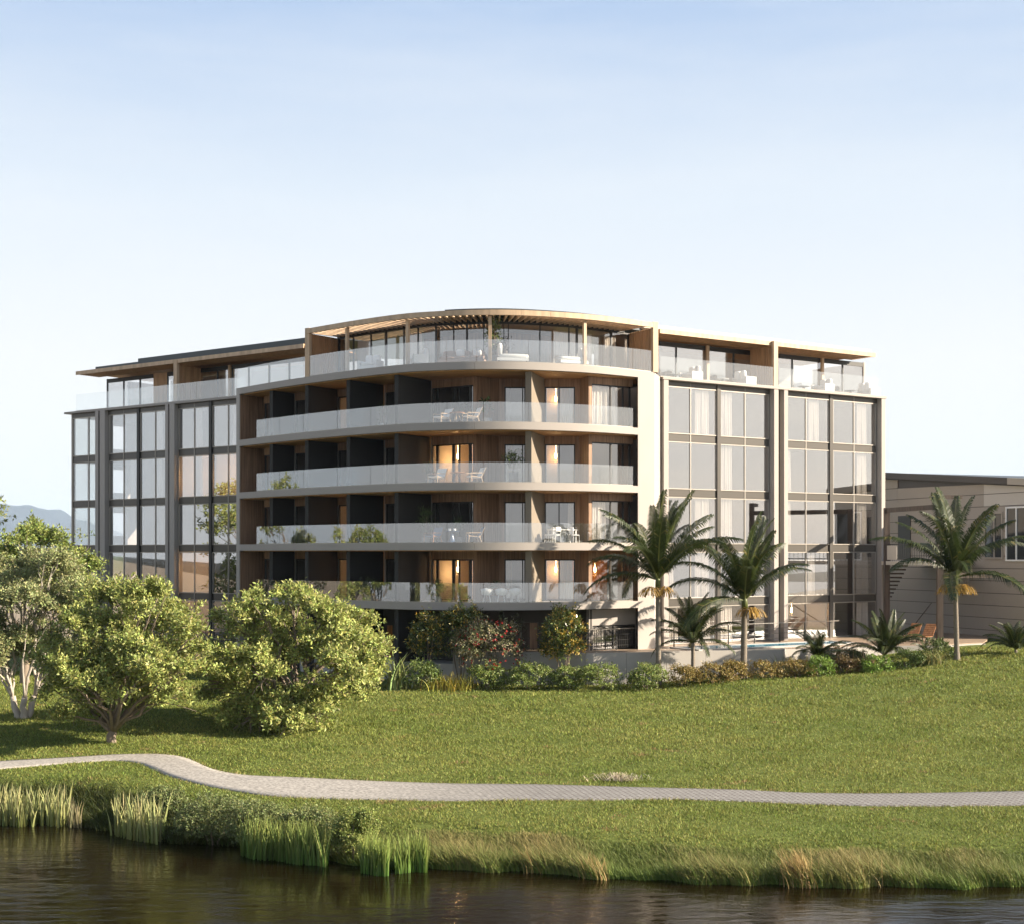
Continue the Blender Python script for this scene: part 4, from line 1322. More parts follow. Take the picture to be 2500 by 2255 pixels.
obj('table_top', MB().box(-.95, .95, -.4, .4, .70, .74), M['teak'], t)
for x in (-.85, .85):
    obj('leg', MB().box(x - .04, x + .04, -.32, .32, 0, .70), M['dark'], t)

# roof terrace seats
p, a_ = place(904, -.75, LP); soft_chair('white armchair left of the second pergola post, back to the glass', p, a_ + .3, .95)
p, a_ = place(1022, -.75, LP); soft_chair('white armchair right behind the second pergola post', p, a_ - .9, .95)
p, a_ = place(1250, -.7, LP); chaise('white chaise with two upright cushions right of the central pergola post', p, a_)
p, a_ = place(1396, -.7, LP); chaise('white chaise with cushions at its right end, near the last pergola post', p, a_ + math.pi)
p, a_ = place(1128, -1.3, LP)
t = thing('corner_sofa', 'brown corner sofa under the middle of the pergola', 'sofa', p, a_)
obj('base', MB().box(-1.25, 1.25, -.45, .45, .08, .30), M['brownfab'], t)
for x in (-.8, 0, .8):
    obj('seat_cushion', MB().puff((x, -.06, .38), (.41, .40, .10), 5, .4), M['brownfab'], t, True)
    obj('back_cushion', MB().puff((x, .36, .62), (.40, .12, .24), 5, .5), M['brownfab'], t, True)
for dx, lb in ((-.1, 'white patterned scatter cushion, left one on the brown sofa'), (.85, 'white patterned scatter cushion, right one on the brown sofa')):
    c_ = obj('scatter_cushion', MB().puff((0, 0, .2), (.24, .08, .2), 6, .55), M['cushion'], None, True)
    c_.location = (p[0] + dx * math.cos(a_), p[1] + dx * math.sin(a_) - .05, p[2] + .47)
    c_.rotation_euler = (0, 0, a_)
    tag(c_, lb, 'cushion', 'cushions on the brown sofa')
p, a_ = place(1096, -.95, LP)
round_table('low round brown table in front of the brown sofa', p, .40, .38, 'brownfab', 'brownfab', True)
ar = math.atan2(FR.d[1], FR.d[0])
for px, rt, lb in ((1686, -1.57, 'white armchair in the left bay of the east roof terrace, facing right'), (1818, 1.57, 'white armchair before the timber wall of the east roof terrace'), (2008, -1.57, 'white armchair in the far right roof bay, facing right'), (2120, 1.57, 'white armchair at the outer end of the east roof terrace')):
    q = FR.p(solve(FR, px, -.6), -.6, LP)
    soft_chair(lb, q, ar + rt, .95)
for px, lb in ((1644, 'dark low table at the left end of the east roof terrace'), (1765, 'white low table between two white armchairs'), (1962, 'grey low table beside the timber pillar'), (2076, 'low table in the middle of the far right roof bay')):
    q = FR.p(solve(FR, px, -.7), -.7, LP)
    round_table(lb, q, .38, .36, 'white' if px == 1765 else 'pot', 'pot', True)

# sun loungers on the pool terrace
def lounger(label, loc, rot):
    t = thing('sun_lounger', label, 'sun lounger', loc, rot, 'brown loungers by the pool')
    for i in range(7):
        obj('slat', MB().box(-.33, .33, -1.0 + i * .17, -.85 + i * .17, .30, .34), M['teak'], t)
    for i in range(6):
        y, zz = .22 + i * .13, .34 + i * .115
        obj('slat', MB().hexa([(-.33, y, zz), (.33, y, zz), (.33, y + .115, zz + .10), (-.33, y + .115, zz + .10), (-.33, y - .03, zz + .035), (.33, y - .03, zz + .035), (.33, y + .085, zz + .135), (-.33, y + .085, zz + .135)]), M['teak'], t)
    obj('frame', MB().box(-.35, -.31, -1.0, .3, .22, .31).box(.31, .35, -1.0, .3, .22, .31), M['dark'], t)
    for x in (-.32, .32):
        for y in (-.9, .2):
            obj('leg', MB().box(x - .025, x + .025, y - .025, y + .025, 0, .22), M['dark'], t)
        obj('stay', MB().tube([(x, .85, .30), (x, .95, .95)], .018, 5), M['dark'], t)
lounger('brown slatted lounger nearest the glass facade on the pool terrace', at(2226, 1563, 87.0)[:2] + (0,), -.6)
lounger('brown slatted lounger nearest the timber post on the pool terrace', at(2262, 1565, 86.2)[:2] + (0,), -.6)
# ------------------------------------------------------------------ vegetation
def unit(a):
    return a / np.maximum(np.linalg.norm(a, axis=-1, keepdims=True), 1e-9)
def leaf_arrays(c, d, nrm, ln, wd, fold=0.15):
    """four-cornered leaves: base, side, tip, side"""
    side = unit(np.cross(d, nrm))
    up = np.cross(side, d)
    ln, wd = ln[:, None], wd[:, None]
    b = c
    t = c + d * ln - up * ln * 0.12
    m = c + d * ln * 0.45 + up * ln * fold * 0.5
    v = np.stack([b, m + side * wd / 2, t, m - side * wd / 2], 1).reshape(-1, 3)
    n = len(c)
    q = (np.arange(n)[:, None] * 4 + np.arange(4)[None]).astype(np.int32)
    return v, q
def rdir(n):
    return unit(RNG.normal(size=(n, 3)))
def tints(n, base, var=0.25, hue=0.12):
    b = np.array(base)[None, :] * (1 + var * RNG.normal(size=(n, 1)).clip(-2, 2))
    b = b * (1 + hue * RNG.normal(size=(n, 3)).clip(-2, 2))
    return np.clip(b, 0.004, 0.9)
def leafy(name, c, d, nrm, ln, wd, col, mat, parent=None, fold=.15):
    v, q = leaf_arrays(c, d, nrm, ln, wd, fold)
    return np_mesh(name, v, q, M[mat], parent, np.repeat(col, 4, 0))

def crown(name, lobes, n_twigs, per, ln, wd, base, parent, mat='leaf', spread=.36, tipcol=None, inner=.55, clump=False):
    """leaves in sprays on twigs that fill each lobe's outer shell"""
    L = np.array([l[:3] for l in lobes]); R = np.array([l[3:6] for l in lobes])
    if clump:           # each lobe breaks up into smaller tufts with dark gaps between them
        sl, sr = [], []
        for c_, r_ in zip(L, R):
            m_ = max(6, int(6 + r_[0] * 3))
            dd = rdir(m_)
            dd[:, 2] = np.where(dd[:, 2] < -.5, -dd[:, 2], dd[:, 2])
            f_ = (.30 + .22 * RNG.random(m_))[:, None]
            sl.append(c_ + dd * r_ * (.62 + .34 * RNG.random(m_))[:, None])
            sr.append(r_ * f_ * np.array([1.1, 1.1, .85]))
        L, R = np.concatenate(sl), np.concatenate(sr)
        inner = .25
        lobes = L
    wgt = (R[:, 0] * R[:, 2]) ** 1.0
    idx = RNG.choice(len(lobes), n_twigs, p=wgt / wgt.sum())
    dr = rdir(n_twigs)
    dr[:, 2] = np.where(dr[:, 2] < -.55, -dr[:, 2], dr[:, 2])
    rad = inner + (1.06 - inner) * RNG.random(n_twigs) ** .6
    # uneven outline
    rad *= 1 + .13 * np.sin(dr[:, 0] * 7 + idx) * np.sin(dr[:, 2] * 6 + idx * 2) + .05 * RNG.normal(size=n_twigs)
    ext = RNG.random(n_twigs) < .10            # long shoots that break the outline
    rad = np.where(ext, 1.02 + .24 * RNG.random(n_twigs), rad)
    tw = L[idx] + dr * R[idx] * rad[:, None]
    g_ = 2.6 / max(.35, float(np.median(R[:, 0])) * (2.2 if clump else 1))
    hole = np.sin(tw[:, 0] * g_ + 1.7 * np.sin(tw[:, 2] * g_ * .8)) * np.sin(tw[:, 1] * g_ + .5) + np.sin(tw[:, 2] * g_ * 1.3 + tw[:, 0] * g_ * .7)
    ok = hole > -.75
    tw, dr, idx, ext = tw[ok], dr[ok], idx[ok], ext[ok]
    n_twigs = len(tw)
    td = unit(dr + .5 * rdir(n_twigs) + np.array([0, 0, .25]))
    k = np.repeat(np.arange(n_twigs), per)
    n = len(k)
    along = RNG.random(n)
    ax = td[k]
    off = rdir(n)
    c = tw[k] + ax * ((along - .5) * spread * np.where(ext[k], 2.2, 1.4))[:, None] + off * (spread * .38 * RNG.random(n)[:, None])
    d = unit(ax * .7 + off * .9 + np.array([0, 0, .05]))
    nrm = unit(rdir(n) * .8 + dr[k] * .7 + np.array([0.15, -.1, .35]))
    zl = ln * (0.7 + .6 * RNG.random(n))
    col = tints(n, base, .22, .08)
    tb = (1 + .22 * RNG.normal(size=n_twigs).clip(-2, 2))[k][:, None]
    col = np.clip(col * tb, .005, .8)
    if tipcol is not None:
        m = (RNG.random(n_twigs) < tipcol[1])[k] & (along > .35)
        col[m] = tints(m.sum(), tipcol[0], .2, .08)
    return leafy(name, c, d, nrm, zl, wd * (0.7 + .6 * RNG.random(n)), col, mat, parent)

def wob(p0, p1, n, amp, r):
    p0, p1 = np.array(p0, float), np.array(p1, float)
    out = []
    for i in range(n + 1):
        t = i / n
        q = p0 + (p1 - p0) * t
        q = q + np.array([r.uniform(-1, 1), r.uniform(-1, 1), r.uniform(-.5, .5)]) * amp * math.sin(math.pi * t)
        q[2] += amp * 1.2 * math.sin(math.pi * t) * .4
        out.append(tuple(q))
    return out
def big_tree(name, label, base, lobes, n_twigs, per, ln, wd, col, bark, r0, forks, seed, fork_h=.8, group=None, stems=None, spread=.30, inner=.5):
    t = wthing(name, label, 'tree', base, group)
    r = random.Random(seed)
    mb = MB()
    tops = []
    for sx, sy in (stems or [(0, 0)]):
        top = (base[0] + sx + r.uniform(-.1, .1), base[1] + sy, base[2] + fork_h)
        b0 = (base[0] + sx * .3, base[1] + sy * .3, base[2] - .25)
        pts = wob(b0, top, 5, .07, r)
        mb.tube([(pts[0][0], pts[0][1], pts[0][2])] + pts[1:], [r0 * 1.35, r0 * 1.12, r0, r0 * .95, r0 * .92, r0 * .85], 10)
        tops.append(top)
    for lb in lobes:
        tp_ = min(tops, key=lambda q: math.dist(q, lb[:3]))
        pts = wob(tp_, lb[:3], 7, .22, r)
        pts[0] = (pts[0][0], pts[0][1], pts[0][2] - .12)
        rr = r0 * r.uniform(.34, .5)
        mb.tube(pts, [rr * (1 - .8 * i / 7) for i in range(8)], 7)
        for _ in range(forks):      # finer limbs inside the lobe
            s_ = r.randint(3, 6)
            e = [lb[j] + r.uniform(-.95, .95) * lb[3 + j] for j in range(3)]
            q = wob(pts[s_], e, 4, .1, r)
            mb.tube(q, [rr * .35 * (1 - .75 * i / 4) for i in range(5)], 5)
    obj('trunk', mb, M[bark], t, True)
    crown('crown', lobes, n_twigs, per, ln, wd, col, t, spread=spread, inner=inner, clump=True)
    return t
def px_lobes(Y, rows, flat=.9, dy=1.6, seed=1):
    r = random.Random(seed)
    out = []
    for row in rows:
        px, py, pr = row[:3]
        yy = Y + (row[3] if len(row) > 3 else r.uniform(-dy, dy))
        x, y, z_ = at(px, py, yy)
        rad = pr / FPX * yy
        gz_ = float(ground(x, y))
        rz = rad * flat
        z_ = max(z_, gz_ + rz * .8)
        out.append((x, y, z_, rad, rad, rz))
    return out
LEAFY, LEAFG, LEAFP = (0.315, 0.345, 0.105), (0.28, 0.31, 0.092), (0.29, 0.31, 0.14)
bC = at_ground(722, 1762)
big_tree('broadleaf_tree', 'broad yellow green tree whose branches sweep down to the lawn near the path', bC,
         px_lobes(bC[1], [(640, 1490, 62), (715, 1475, 58), (790, 1510, 66), (850, 1545, 66), (590, 1545, 72), (545, 1630, 66), (645, 1590, 80, .6), (870, 1620, 66), (898, 1590, 44), (805, 1590, 78, -1.2), (610, 1700, 78), (830, 1690, 76), (690, 1745, 60, -2.6), (640, 1772, 50, -3.0), (530, 1690, 52), (765, 1730, 56, -1.6), (885, 1670, 48), (700, 1545, 60, 1.8), (570, 1765, 46, -2.0), (505, 1600, 36), (920, 1640, 34), (560, 1500, 40), (712, 1792, 40, -3.4), (660, 1786, 48, -3.2), (600, 1765, 46, -2.6), (770, 1770, 44, -2.4), (715, 1725, 54, -2.4), (510, 1660, 44), (925, 1580, 30), (620, 1640, 70, -3.4), (830, 1640, 60, -3.0)], seed=3, dy=2.0),
         5600, 13, .17, .082, LEAFY, 'bark', .34, 4, 5, .9, 'large trees on the lawn')
bB = at_ground(275, 1812)
big_tree('broadleaf_tree', 'dark stemmed spreading tree with low forked trunk in shade', bB,
         px_lobes(bB[1], [(185, 1555, 74), (262, 1495, 84), (345, 1475, 62), (400, 1535, 72), (458, 1560, 46), (300, 1575, 90, 0), (200, 1650, 72), (405, 1640, 80), (300, 1665, 84), (140, 1690, 54), (478, 1620, 42), (222, 1728, 50), (352, 1720, 48), (430, 1700, 50), (122, 1610, 46), (385, 1460, 34), (470, 1500, 34), (160, 1745, 34, -1), (330, 1610, 70, -2.0), (500, 1585, 22), (230, 1690, 56, -3.2), (330, 1668, 60, -3.6), (420, 1640, 50, -2.8), (160, 1650, 50, -2.6)], seed=8),
         5200, 13, .155, .076, LEAFG, 'bark', .20, 3, 9, .55, 'large trees on the lawn')
bA = at_ground(54, 1752)
big_tree('paperbark_tree', 'pale stemmed tree with grey green leaves at the left edge', bA,
         px_lobes(bA[1], [(20, 1420, 72), (92, 1405, 66), (150, 1425, 62), (190, 1470, 58), (62, 1490, 84), (150, 1520, 74), (0, 1550, 74), (112, 1585, 64), (-40, 1480, 84), (208, 1530, 36), (-60, 1570, 74), (44, 1600, 50), (130, 1380, 40), (-80, 1430, 70), (-20, 1610, 44)], seed=12),
         8200, 13, .135, .056, LEAFP, 'palebark', .15, 3, 21, 1.0, 'large trees on the lawn', stems=[(-.35, 0), (.45, .2), (.15, -.3)])
Yd = 76.0
bD = (at(60, 1400, Yd)[0], Yd, float(ground(at(60, 1400, Yd)[0], Yd)))
big_tree('broadleaf_tree', 'dense green tree behind the pale stemmed one, below the mountain', bD,
         px_lobes(Yd, [(30, 1350, 56), (100, 1312, 46), (150, 1335, 46), (60, 1395, 60), (-30, 1360, 56), (140, 1395, 56), (188, 1345, 34), (10, 1440, 60), (110, 1450, 60), (-80, 1390, 60), (60, 1310, 32), (215, 1390, 40), (200, 1450, 50)], seed=14),
         3000, 11, .17, .085, (0.22, 0.265, 0.07), 'bark', .24, 2, 23, 1.4, 'large trees on the lawn')
def offtree(x, y, h, seed, label):
    r = random.Random(seed)
    z0 = float(ground(x, y))
    lobes = []
    for i in range(12):
        a_ = r.uniform(0, 6.28)
        hh = r.uniform(.3, 1.0)
        rr = h * .30 * (1.15 - .5 * abs(hh - .6))
        lobes.append((x + math.cos(a_) * rr, y + math.sin(a_) * rr, z0 + h * hh * .9, h * .15, h * .15, h * .13))
    big_tree('broadleaf_tree', label, (x, y, z0), lobes, 1700, 9, .24, .12, LEAFG, 'bark', .25, 2, seed, h * .25, 'trees mirrored in the glass')
offtree(-37.2, 88.0, 12.5, 31, 'tall tree beyond the left end of the building, mirrored in its glass')
offtree(-43.0, 79.0, 9.0, 32, 'smaller round tree left of the lawn, mirrored in balcony glass')

# ------------------------------------------------------------------ palms
def frond_mesh(name, L, elev, droop, n=64, leaf=.80, seed=0):
    r = np.random.default_rng(seed)
    s_ = np.linspace(0, 1, 24)
    ang = elev - droop * s_ ** 1.5
    x = np.concatenate([[0], np.cumsum(np.cos(ang[:-1]) * L / 23)])
    z_ = np.concatenate([[0], np.cumsum(np.sin(ang[:-1]) * L / 23)])
    V, Q, T = [], [], []
    mb = MB().tube([(x[i], 0, z_[i]) for i in range(0, 24, 2)], [.045 * (1 - .85 * i / 24) + .006 for i in range(0, 24, 2)], 5)
    V += mb.v
    for f in mb.f:
        if len(f) == 4:
            Q.append(f)
    T += [(.12, .135, .04)] * len(mb.v)
    for k in range(n):
        t = .10 + .90 * k / (n - 1)
        px_, pz = np.interp(t, s_, x), np.interp(t, s_, z_)
        an = np.interp(t, s_, ang)
        prof = math.sin(math.pi * min(1, .16 + .80 * t)) ** .6
        ll = leaf * prof * r.uniform(.85, 1.1)
        tx, tz = math.cos(an), math.sin(an)
        for sd in (-1, 1):
            fw = .55 + .5 * t + r.uniform(-.08, .08)
            up = .28 + r.uniform(-.12, .12)
            d = np.array([tx * fw - tz * up, sd * 1.0, tz * fw + tx * up])
            d /= np.linalg.norm(d)
            w_ = .052
            wv_ = np.array([tx, 0, tz]) * w_
            p0 = np.array([px_, 0, pz])
            p1 = p0 + d * ll * .5
            p2 = p0 + d * ll * .92 + np.array([0, 0, -ll * .50])
            b = len(V)
            V += [tuple(p0 - wv_ * .5), tuple(p0 + wv_ * .5), tuple(p1 + wv_ * .6), tuple(p1 - wv_ * .6), tuple(p2)]
            Q += [(b, b + 1, b + 2, b + 3), (b + 3, b + 2, b + 4, b + 4)]
            c_ = np.array([.036, .052, .014]) * r.uniform(.75, 1.3)
            if r.random() < .05:
                c_ = np.array([.15, .13, .04])
            T += [tuple(c_)] * 5
    me = bpy.data.meshes.new(name)
    me.from_pydata(V, [], [q if len(set(q)) == 4 else q[:3] for q in Q])
    a_ = me.attributes.new('tint', 'FLOAT_COLOR', 'POINT')
    cc = np.ones((len(V), 4), np.float32)
    cc[:, :3] = T
    a_.data.foreach_set('color', cc.ravel())
    me.materials.append(M['palmleaf'])
    return me
FR_M = {e: [frond_mesh('palm_frond', 4.5, math.radians(e), dr, seed=(e + 90) * 3 + k) for k, dr in enumerate((dr0, dr0 * 1.15))]
        for e, dr0 in ((82, .5), (66, .8), (50, 1.1), (34, 1.3), (14, 1.3), (-8, 1.0))}
def strands(base, r, n, col, seed, ln=.7):
    rg = np.random.default_rng(seed)
    V, Q, T = [], [], []
    for i in range(n):
        a_ = rg.uniform(0, 6.28)
        p = np.array([base[0] + math.cos(a_) * r * rg.uniform(.1, 1), base[1] + math.sin(a_) * r * rg.uniform(.1, 1), base[2] + rg.uniform(-.08, .12)])
        d = np.array([math.cos(a_) * .55, math.sin(a_) * .55, .25])
        for k in range(5):
            q = p + d * ln / 5
            d = d + np.array([rg.uniform(-.12, .12), rg.uniform(-.12, .12), -.42])
            d /= np.linalg.norm(d)
            w_ = np.array([-math.sin(a_), math.cos(a_), 0]) * .022
            b = len(V)
            V += [tuple(p - w_), tuple(p + w_), tuple(q + w_), tuple(q - w_)]
            Q.append((b, b + 1, b + 2, b + 3))
            T += [np.array(col) * rg.uniform(.6, 1.3)] * 4
            p = q
    return np.array(V), np.array(Q), np.array(T)
def palm(label, base, top, r0, specs, scale, fruit=None, seed=1, shaft=True, ground_cover=False):
    r = random.Random(seed)
    t = thing('palm_tree', label, 'palm', base, 0, 'palms before the building')
    bx, by, bz = base
    h = top[2] - bz
    mb = MB()
    pts, rad = [], []
    n = max(6, int(h / .16))
    for i in range(n + 1):
        f = i / n
        pts.append(((top[0] - bx) * f ** 1.3, (top[1] - by) * f, -.2 + (h + .2) * f))
        rad.append(r0 * (1.45 - .45 * min(1, f * 6)) * (1 - .22 * f) * (1.06 if i % 2 else .97))
    mb.tube(pts, rad, 10)
    obj('trunk', mb, M['palmbark'], t, True)
    tx, ty, tz = pts[-1]
    if shaft:
        cr = MB().tube([(tx, ty, tz - .05), (tx, ty, tz + .3 * scale), (tx, ty, tz + .75 * scale)], [r0 * .95, r0 * .85, r0 * .35], 10)
        me = obj('crownshaft', cr, None, t, True)
        a_ = me.data.attributes.new('tint', 'FLOAT_COLOR', 'POINT')
        a_.data.foreach_set('color', [.11, .13, .035, 1] * len(cr.v))
        me.data.materials.append(M['palmleaf'])
    if shaft:
        specs = specs + [(r.choice((82, 66, 66, 50, 34)), (i * 137.5 + seed * 40) % 360, .85 + .15 * r.random()) for i in range(0)]
    for e, az, sc_ in specs:
        me = FR_M[e][r.randint(0, 1)]
        f_ = bpy.data.objects.new('frond', me)
        COL.objects.link(f_)
        f_.parent = t
        f_.location = (tx, ty, tz + (.35 * scale if shaft else .02))
        f_.rotation_euler = (r.uniform(-.25, .25), r.uniform(-.08, .08), math.radians(az) + r.uniform(-.12, .12))
        f_.scale = (scale * sc_,) * 3
    if fruit:
        for k, (ax, ay) in enumerate(fruit):
            v, q, tt = strands((tx + ax, ty + ay, tz - .1), .22, 46, (.34, .21, .045), seed * 7 + k, .85)
            np_mesh('fruit_cluster', v, q, M['leaf'], t, tt)
    return t
E_ALL = [82, 66, 50, 34, 14]
def ring(n, elevs, seed, sc_=1.0):
    r = random.Random(seed)
    return [(elevs[i % len(elevs)], i * 137.5 + r.uniform(-15, 15), sc_ * r.uniform(.85, 1.08)) for i in range(n)]
bx, by, bz = at_ground(1608, 1662)
bx, by = (1608 - 1250) / FPX * 74.6, 74.6
bz = float(ground(bx, by))
palm('tallest palm, slim ringed trunk before the pale corner pier', (bx, by, bz), at(1606, 1432, 74.6), .15,
     [(82, 31, 0.89), (66, 168, 1.03), (50, 306, 1.01), (66, 83, 0.91), (50, 221, 0.96), (82, 358, 0.95), (34, 136, 0.99), (66, 273, 1.02), (50, 51, 0.88), (14, 188, 0.87), (82, 326, 1.03), (66, 103, 0.95), (50, 241, 1.01), (66, 18, 0.86), (50, 156, 0.95), (82, 293, 1.0), (34, 71, 0.91), (66, 208, 1.05), (50, 346, 1.04), (14, 123, 0.87), (82, 261, 0.87), (66, 38, 0.97)], 1.08, [(.35, -.2), (-.4, -.1)], 3)
bx, by, bz = at_ground(1815, 1656)
palm('middle palm with a smooth thick trunk and a golden fruit cluster', (bx, by, bz), (at(1818, 1482, by)), .19,
     [(82, 62, 1.05), (66, 199, 1.05), (50, 337, 0.87), (66, 114, 0.88), (50, 252, 1.03), (82, 29, 1.01), (34, 167, 0.99), (66, 304, 0.92), (50, 82, 0.98), (14, 219, 0.98), (82, 357, 0.98), (66, 134, 0.89), (50, 272, 0.95), (66, 49, 0.94), (50, 187, 1.0), (82, 324, 1.06), (34, 102, 1.05), (66, 239, 0.97), (50, 17, 0.95), (14, 154, 0.91), (82, 292, 0.87), (66, 69, 0.87)], 1.05, [(.12, -.25), (.45, -.1)], 5)
bx, by = (2336 - 1250) / FPX * 77.5, 77.5
bz = float(ground(bx, by))
palm('right hand palm with golden fruit in front of the grey boarded building', (bx, by, bz), at(2332, 1426, 77.5), .15,
     [(82, 155, 0.98), (66, 292, 1.01), (50, 70, 1.02), (66, 207, 1.05), (50, 345, 1.01), (82, 122, 1.04), (34, 260, 0.87), (66, 37, 0.95), (50, 175, 1.05), (14, 312, 0.99), (82, 90, 1.04), (66, 227, 0.88), (50, 5, 0.95), (66, 142, 0.91), (50, 280, 0.97), (82, 57, 0.97), (34, 195, 0.86), (66, 332, 0.9), (50, 110, 0.92), (14, 247, 1.04), (82, 25, 1.01), (66, 162, 0.89)], 1.1, [(.4, -.15), (-.45, -.1), (0, -.3)], 7)
bx, by = (1692 - 1250) / FPX * 75.4, 75.4
palm('small bushy palm with a short dark trunk before the pool wall', (bx, by, float(ground(bx, by))), at(1692, 1568, 75.4), .12,
     ring(26, [66, 50, 82, 34, 66, 14], 4, .62), 1.0, None, 9, False)
bx, by = (1996 - 1250) / FPX * 78.0, 78.0
palm('low young palm with fanned fronds at the edge of the pool wall', (bx, by, float(ground(bx, by))), at(1996, 1605, 78.0), .10,
     ring(26, [50, 34, 66, 14, 66], 6, .46), 1.0, None, 10, False)
bx, by = (2158 - 1250) / FPX * 79.0, 79.0
palm('bushy palm with upright fronds in front of the end of the pool', (bx, by, float(ground(bx, by))), at(2160, 1600, 79.0), .13,
     ring(30, [66, 82, 50, 66, 34, 50], 8, .58), 1.0, None, 11, False)
bx, by = (2480 - 1250) / FPX * 78.5, 78.5
palm('low palm with yellowing fronds at the right edge of the lawn', (bx, by, float(ground(bx, by))), at(2480, 1585, 78.5), .10,
     ring(24, [66, 50, 34, 66], 12, .45), 1.0, None, 13, False)
bx, by = (2262 - 1250) / FPX * 80.5, 80.5
palm('tiny palm seedling between the round shrubs and the terrace', (bx, by, float(ground(bx, by))), at(2262, 1592, 80.5), .07,
     ring(9, [66, 50, 34], 15, .27), 1.0, None, 17, False)

# ------------------------------------------------------------------ shrubs
def shrub(name, label, px, py, rx, rz, Y, n, ln, wd, col, group=None, cat='shrub', tip=None, mat='leaf', sink=.0, lobes=1, depth=1.0, spread=.14, stems=0, flowers=None):
    """a mound of leaves standing on the ground; px, py its middle in the picture, rx, rz half sizes in picture points"""
    x, y, z_ = at(px, py, Y)
    gz_ = float(ground(x, y))
    RX, RZ = rx / FPX * Y, rz / FPX * Y
    t = wthing(name, label, cat, (x, y, gz_), group)
    r = random.Random(px + py)
    lb = [(x, y, z_, RX * .95, RX * .95 * depth, RZ * .95)]
    for i in range(lobes - 1):
        a_ = r.uniform(0, 6.28)
        lb.append((x + math.cos(a_) * RX * .55, y + math.sin(a_) * RX * .5 * depth, z_ + r.uniform(-.5, .5) * RZ, RX * .52, RX * .52, RZ * r.uniform(.35, .55)))
    crown('foliage', lb, n // 6, 6, ln, wd, col, t, mat, spread, tip, inner=.72)
    mb = MB()
    for i in range(max(3, stems)):
        a_ = r.uniform(0, 6.28)
        e = (x + math.cos(a_) * RX * .5, y + math.sin(a_) * RX * .4, z_ + r.uniform(-.2, .5) * RZ)
        mb.tube(wob((x + math.cos(a_) * .08, y + math.sin(a_) * .08, gz_ - .05), e, 4, .05, r), [.035, .03, .025, .018, .01], 5)
    obj('stem', mb, M['bark'], t)
    if flowers:
        m_ = flowers[1]
        dr = rdir(m_)
        dr[:, 1] = -np.abs(dr[:, 1])
        c = np.array([x, y, z_]) + dr * np.array([RX, RX * depth, RZ]) * 1.0
        k = np.repeat(np.arange(m_), 5)
        d = unit(dr[k] + 1.0 * rdir(len(k)))
        fl = leafy('flower', c[k], d, unit(dr[k] + .3 * rdir(len(k))), np.full(len(k), flowers[2]), np.full(len(k), flowers[2] * .6), tints(len(k), flowers[0], .15, .06), 'leaf', t)
        fl['kind'] = 'stuff'
    return t
WHITEY, OLIVE, BOX = (0.18, 0.225, 0.06), (0.25, 0.19, 0.06), (0.16, 0.25, 0.04)
g1 = 'white flowered mounds along the lawn edge'
for px, py, rx, rz, Y, lb in ((1022, 1650, 46, 34, 73.6, 'dark green round shrub beside the strap leaved clump'),
                              (1188, 1654, 42, 30, 73.4, 'white flecked round shrub below the red flowering bush'),
                              (1288, 1654, 48, 32, 73.3, 'white flecked round shrub left of the yellow tipped bush'),
                              (1383, 1658, 36, 28, 73.2, 'white flecked round shrub under the yellow tipped bush'),
                              (1465, 1656, 48, 31, 73.2, 'white flecked round shrub right of the yellow tipped bush'),
                              (1582, 1656, 44, 32, 73.2, 'white flowered shrub at the foot of the tallest palm')):
    shrub('round_shrub', lb, px, py, rx * 1.12, rz * 1.08, Y, 5600, .10, .055, (.14, .19, .05) if px == 1022 else WHITEY, g1, flowers=((.62, .60, .45), 34 if px != 1022 else 8, .045), lobes=4, spread=.12)
g2 = 'olive brown low hedges'
for px, py, rx, rz, Y, lb in ((1665, 1650, 42, 24, 73.8, 'olive brown hedge mound beside the tallest palm trunk'), (1740, 1646, 44, 24, 74.0, 'olive brown hedge mound below the small bushy palm'), (1788, 1640, 30, 24, 74.6, 'olive brown hedge mound touching the thick palm trunk'),
                              (1868, 1638, 44, 22, 75.4, 'olive brown hedge mound right of the thick palm trunk'), (1946, 1636, 44, 24, 76.0, 'olive brown hedge mound under the grey spiky clump')):
    shrub('hedge_shrub', lb, px, py, rx * 1.12, rz * 1.08, Y, 4200, .09, .05, OLIVE, g2, lobes=4, spread=.12)
for px, py, rx, rz, Y, c_, lb in ((2000, 1632, 36, 30, 75.6, BOX, 'bright green clipped ball left of the bronze mound'), (2062, 1630, 38, 28, 76.4, (.12, .085, .035), 'dark bronze mound between two bright green balls'),
                                  (2138, 1630, 40, 30, 76.0, BOX, 'bright green clipped ball under the bushy palm'), (2214, 1622, 44, 36, 76.6, (.085, .125, .03), 'dark green clipped ball right of the bright green ones'),
                                  (2282, 1600, 42, 40, 77.6, (.10, .135, .04), 'tallest round shrub, left of the right hand palm trunk'), (2306, 1636, 26, 16, 76.8, (.12, .15, .04), 'small green shrub at the foot of the right hand palm'),
                                  (2368, 1628, 30, 16, 76.8, (.22, .19, .05), 'yellowish ground shrub right of the right hand palm'), (2090, 1610, 28, 24, 78.6, (.10, .12, .04), 'shaded green shrub in front of the pool end'),
                                  (2040, 1598, 40, 16, 79.2, (.26, .18, .07), 'rusty grass like shrub below the pool wall')):
    shrub('clipped_shrub', lb, px, py, rx, rz, Y, 4600, .085, .05, c_, 'clipped shrubs by the pool', lobes=3, spread=.11)
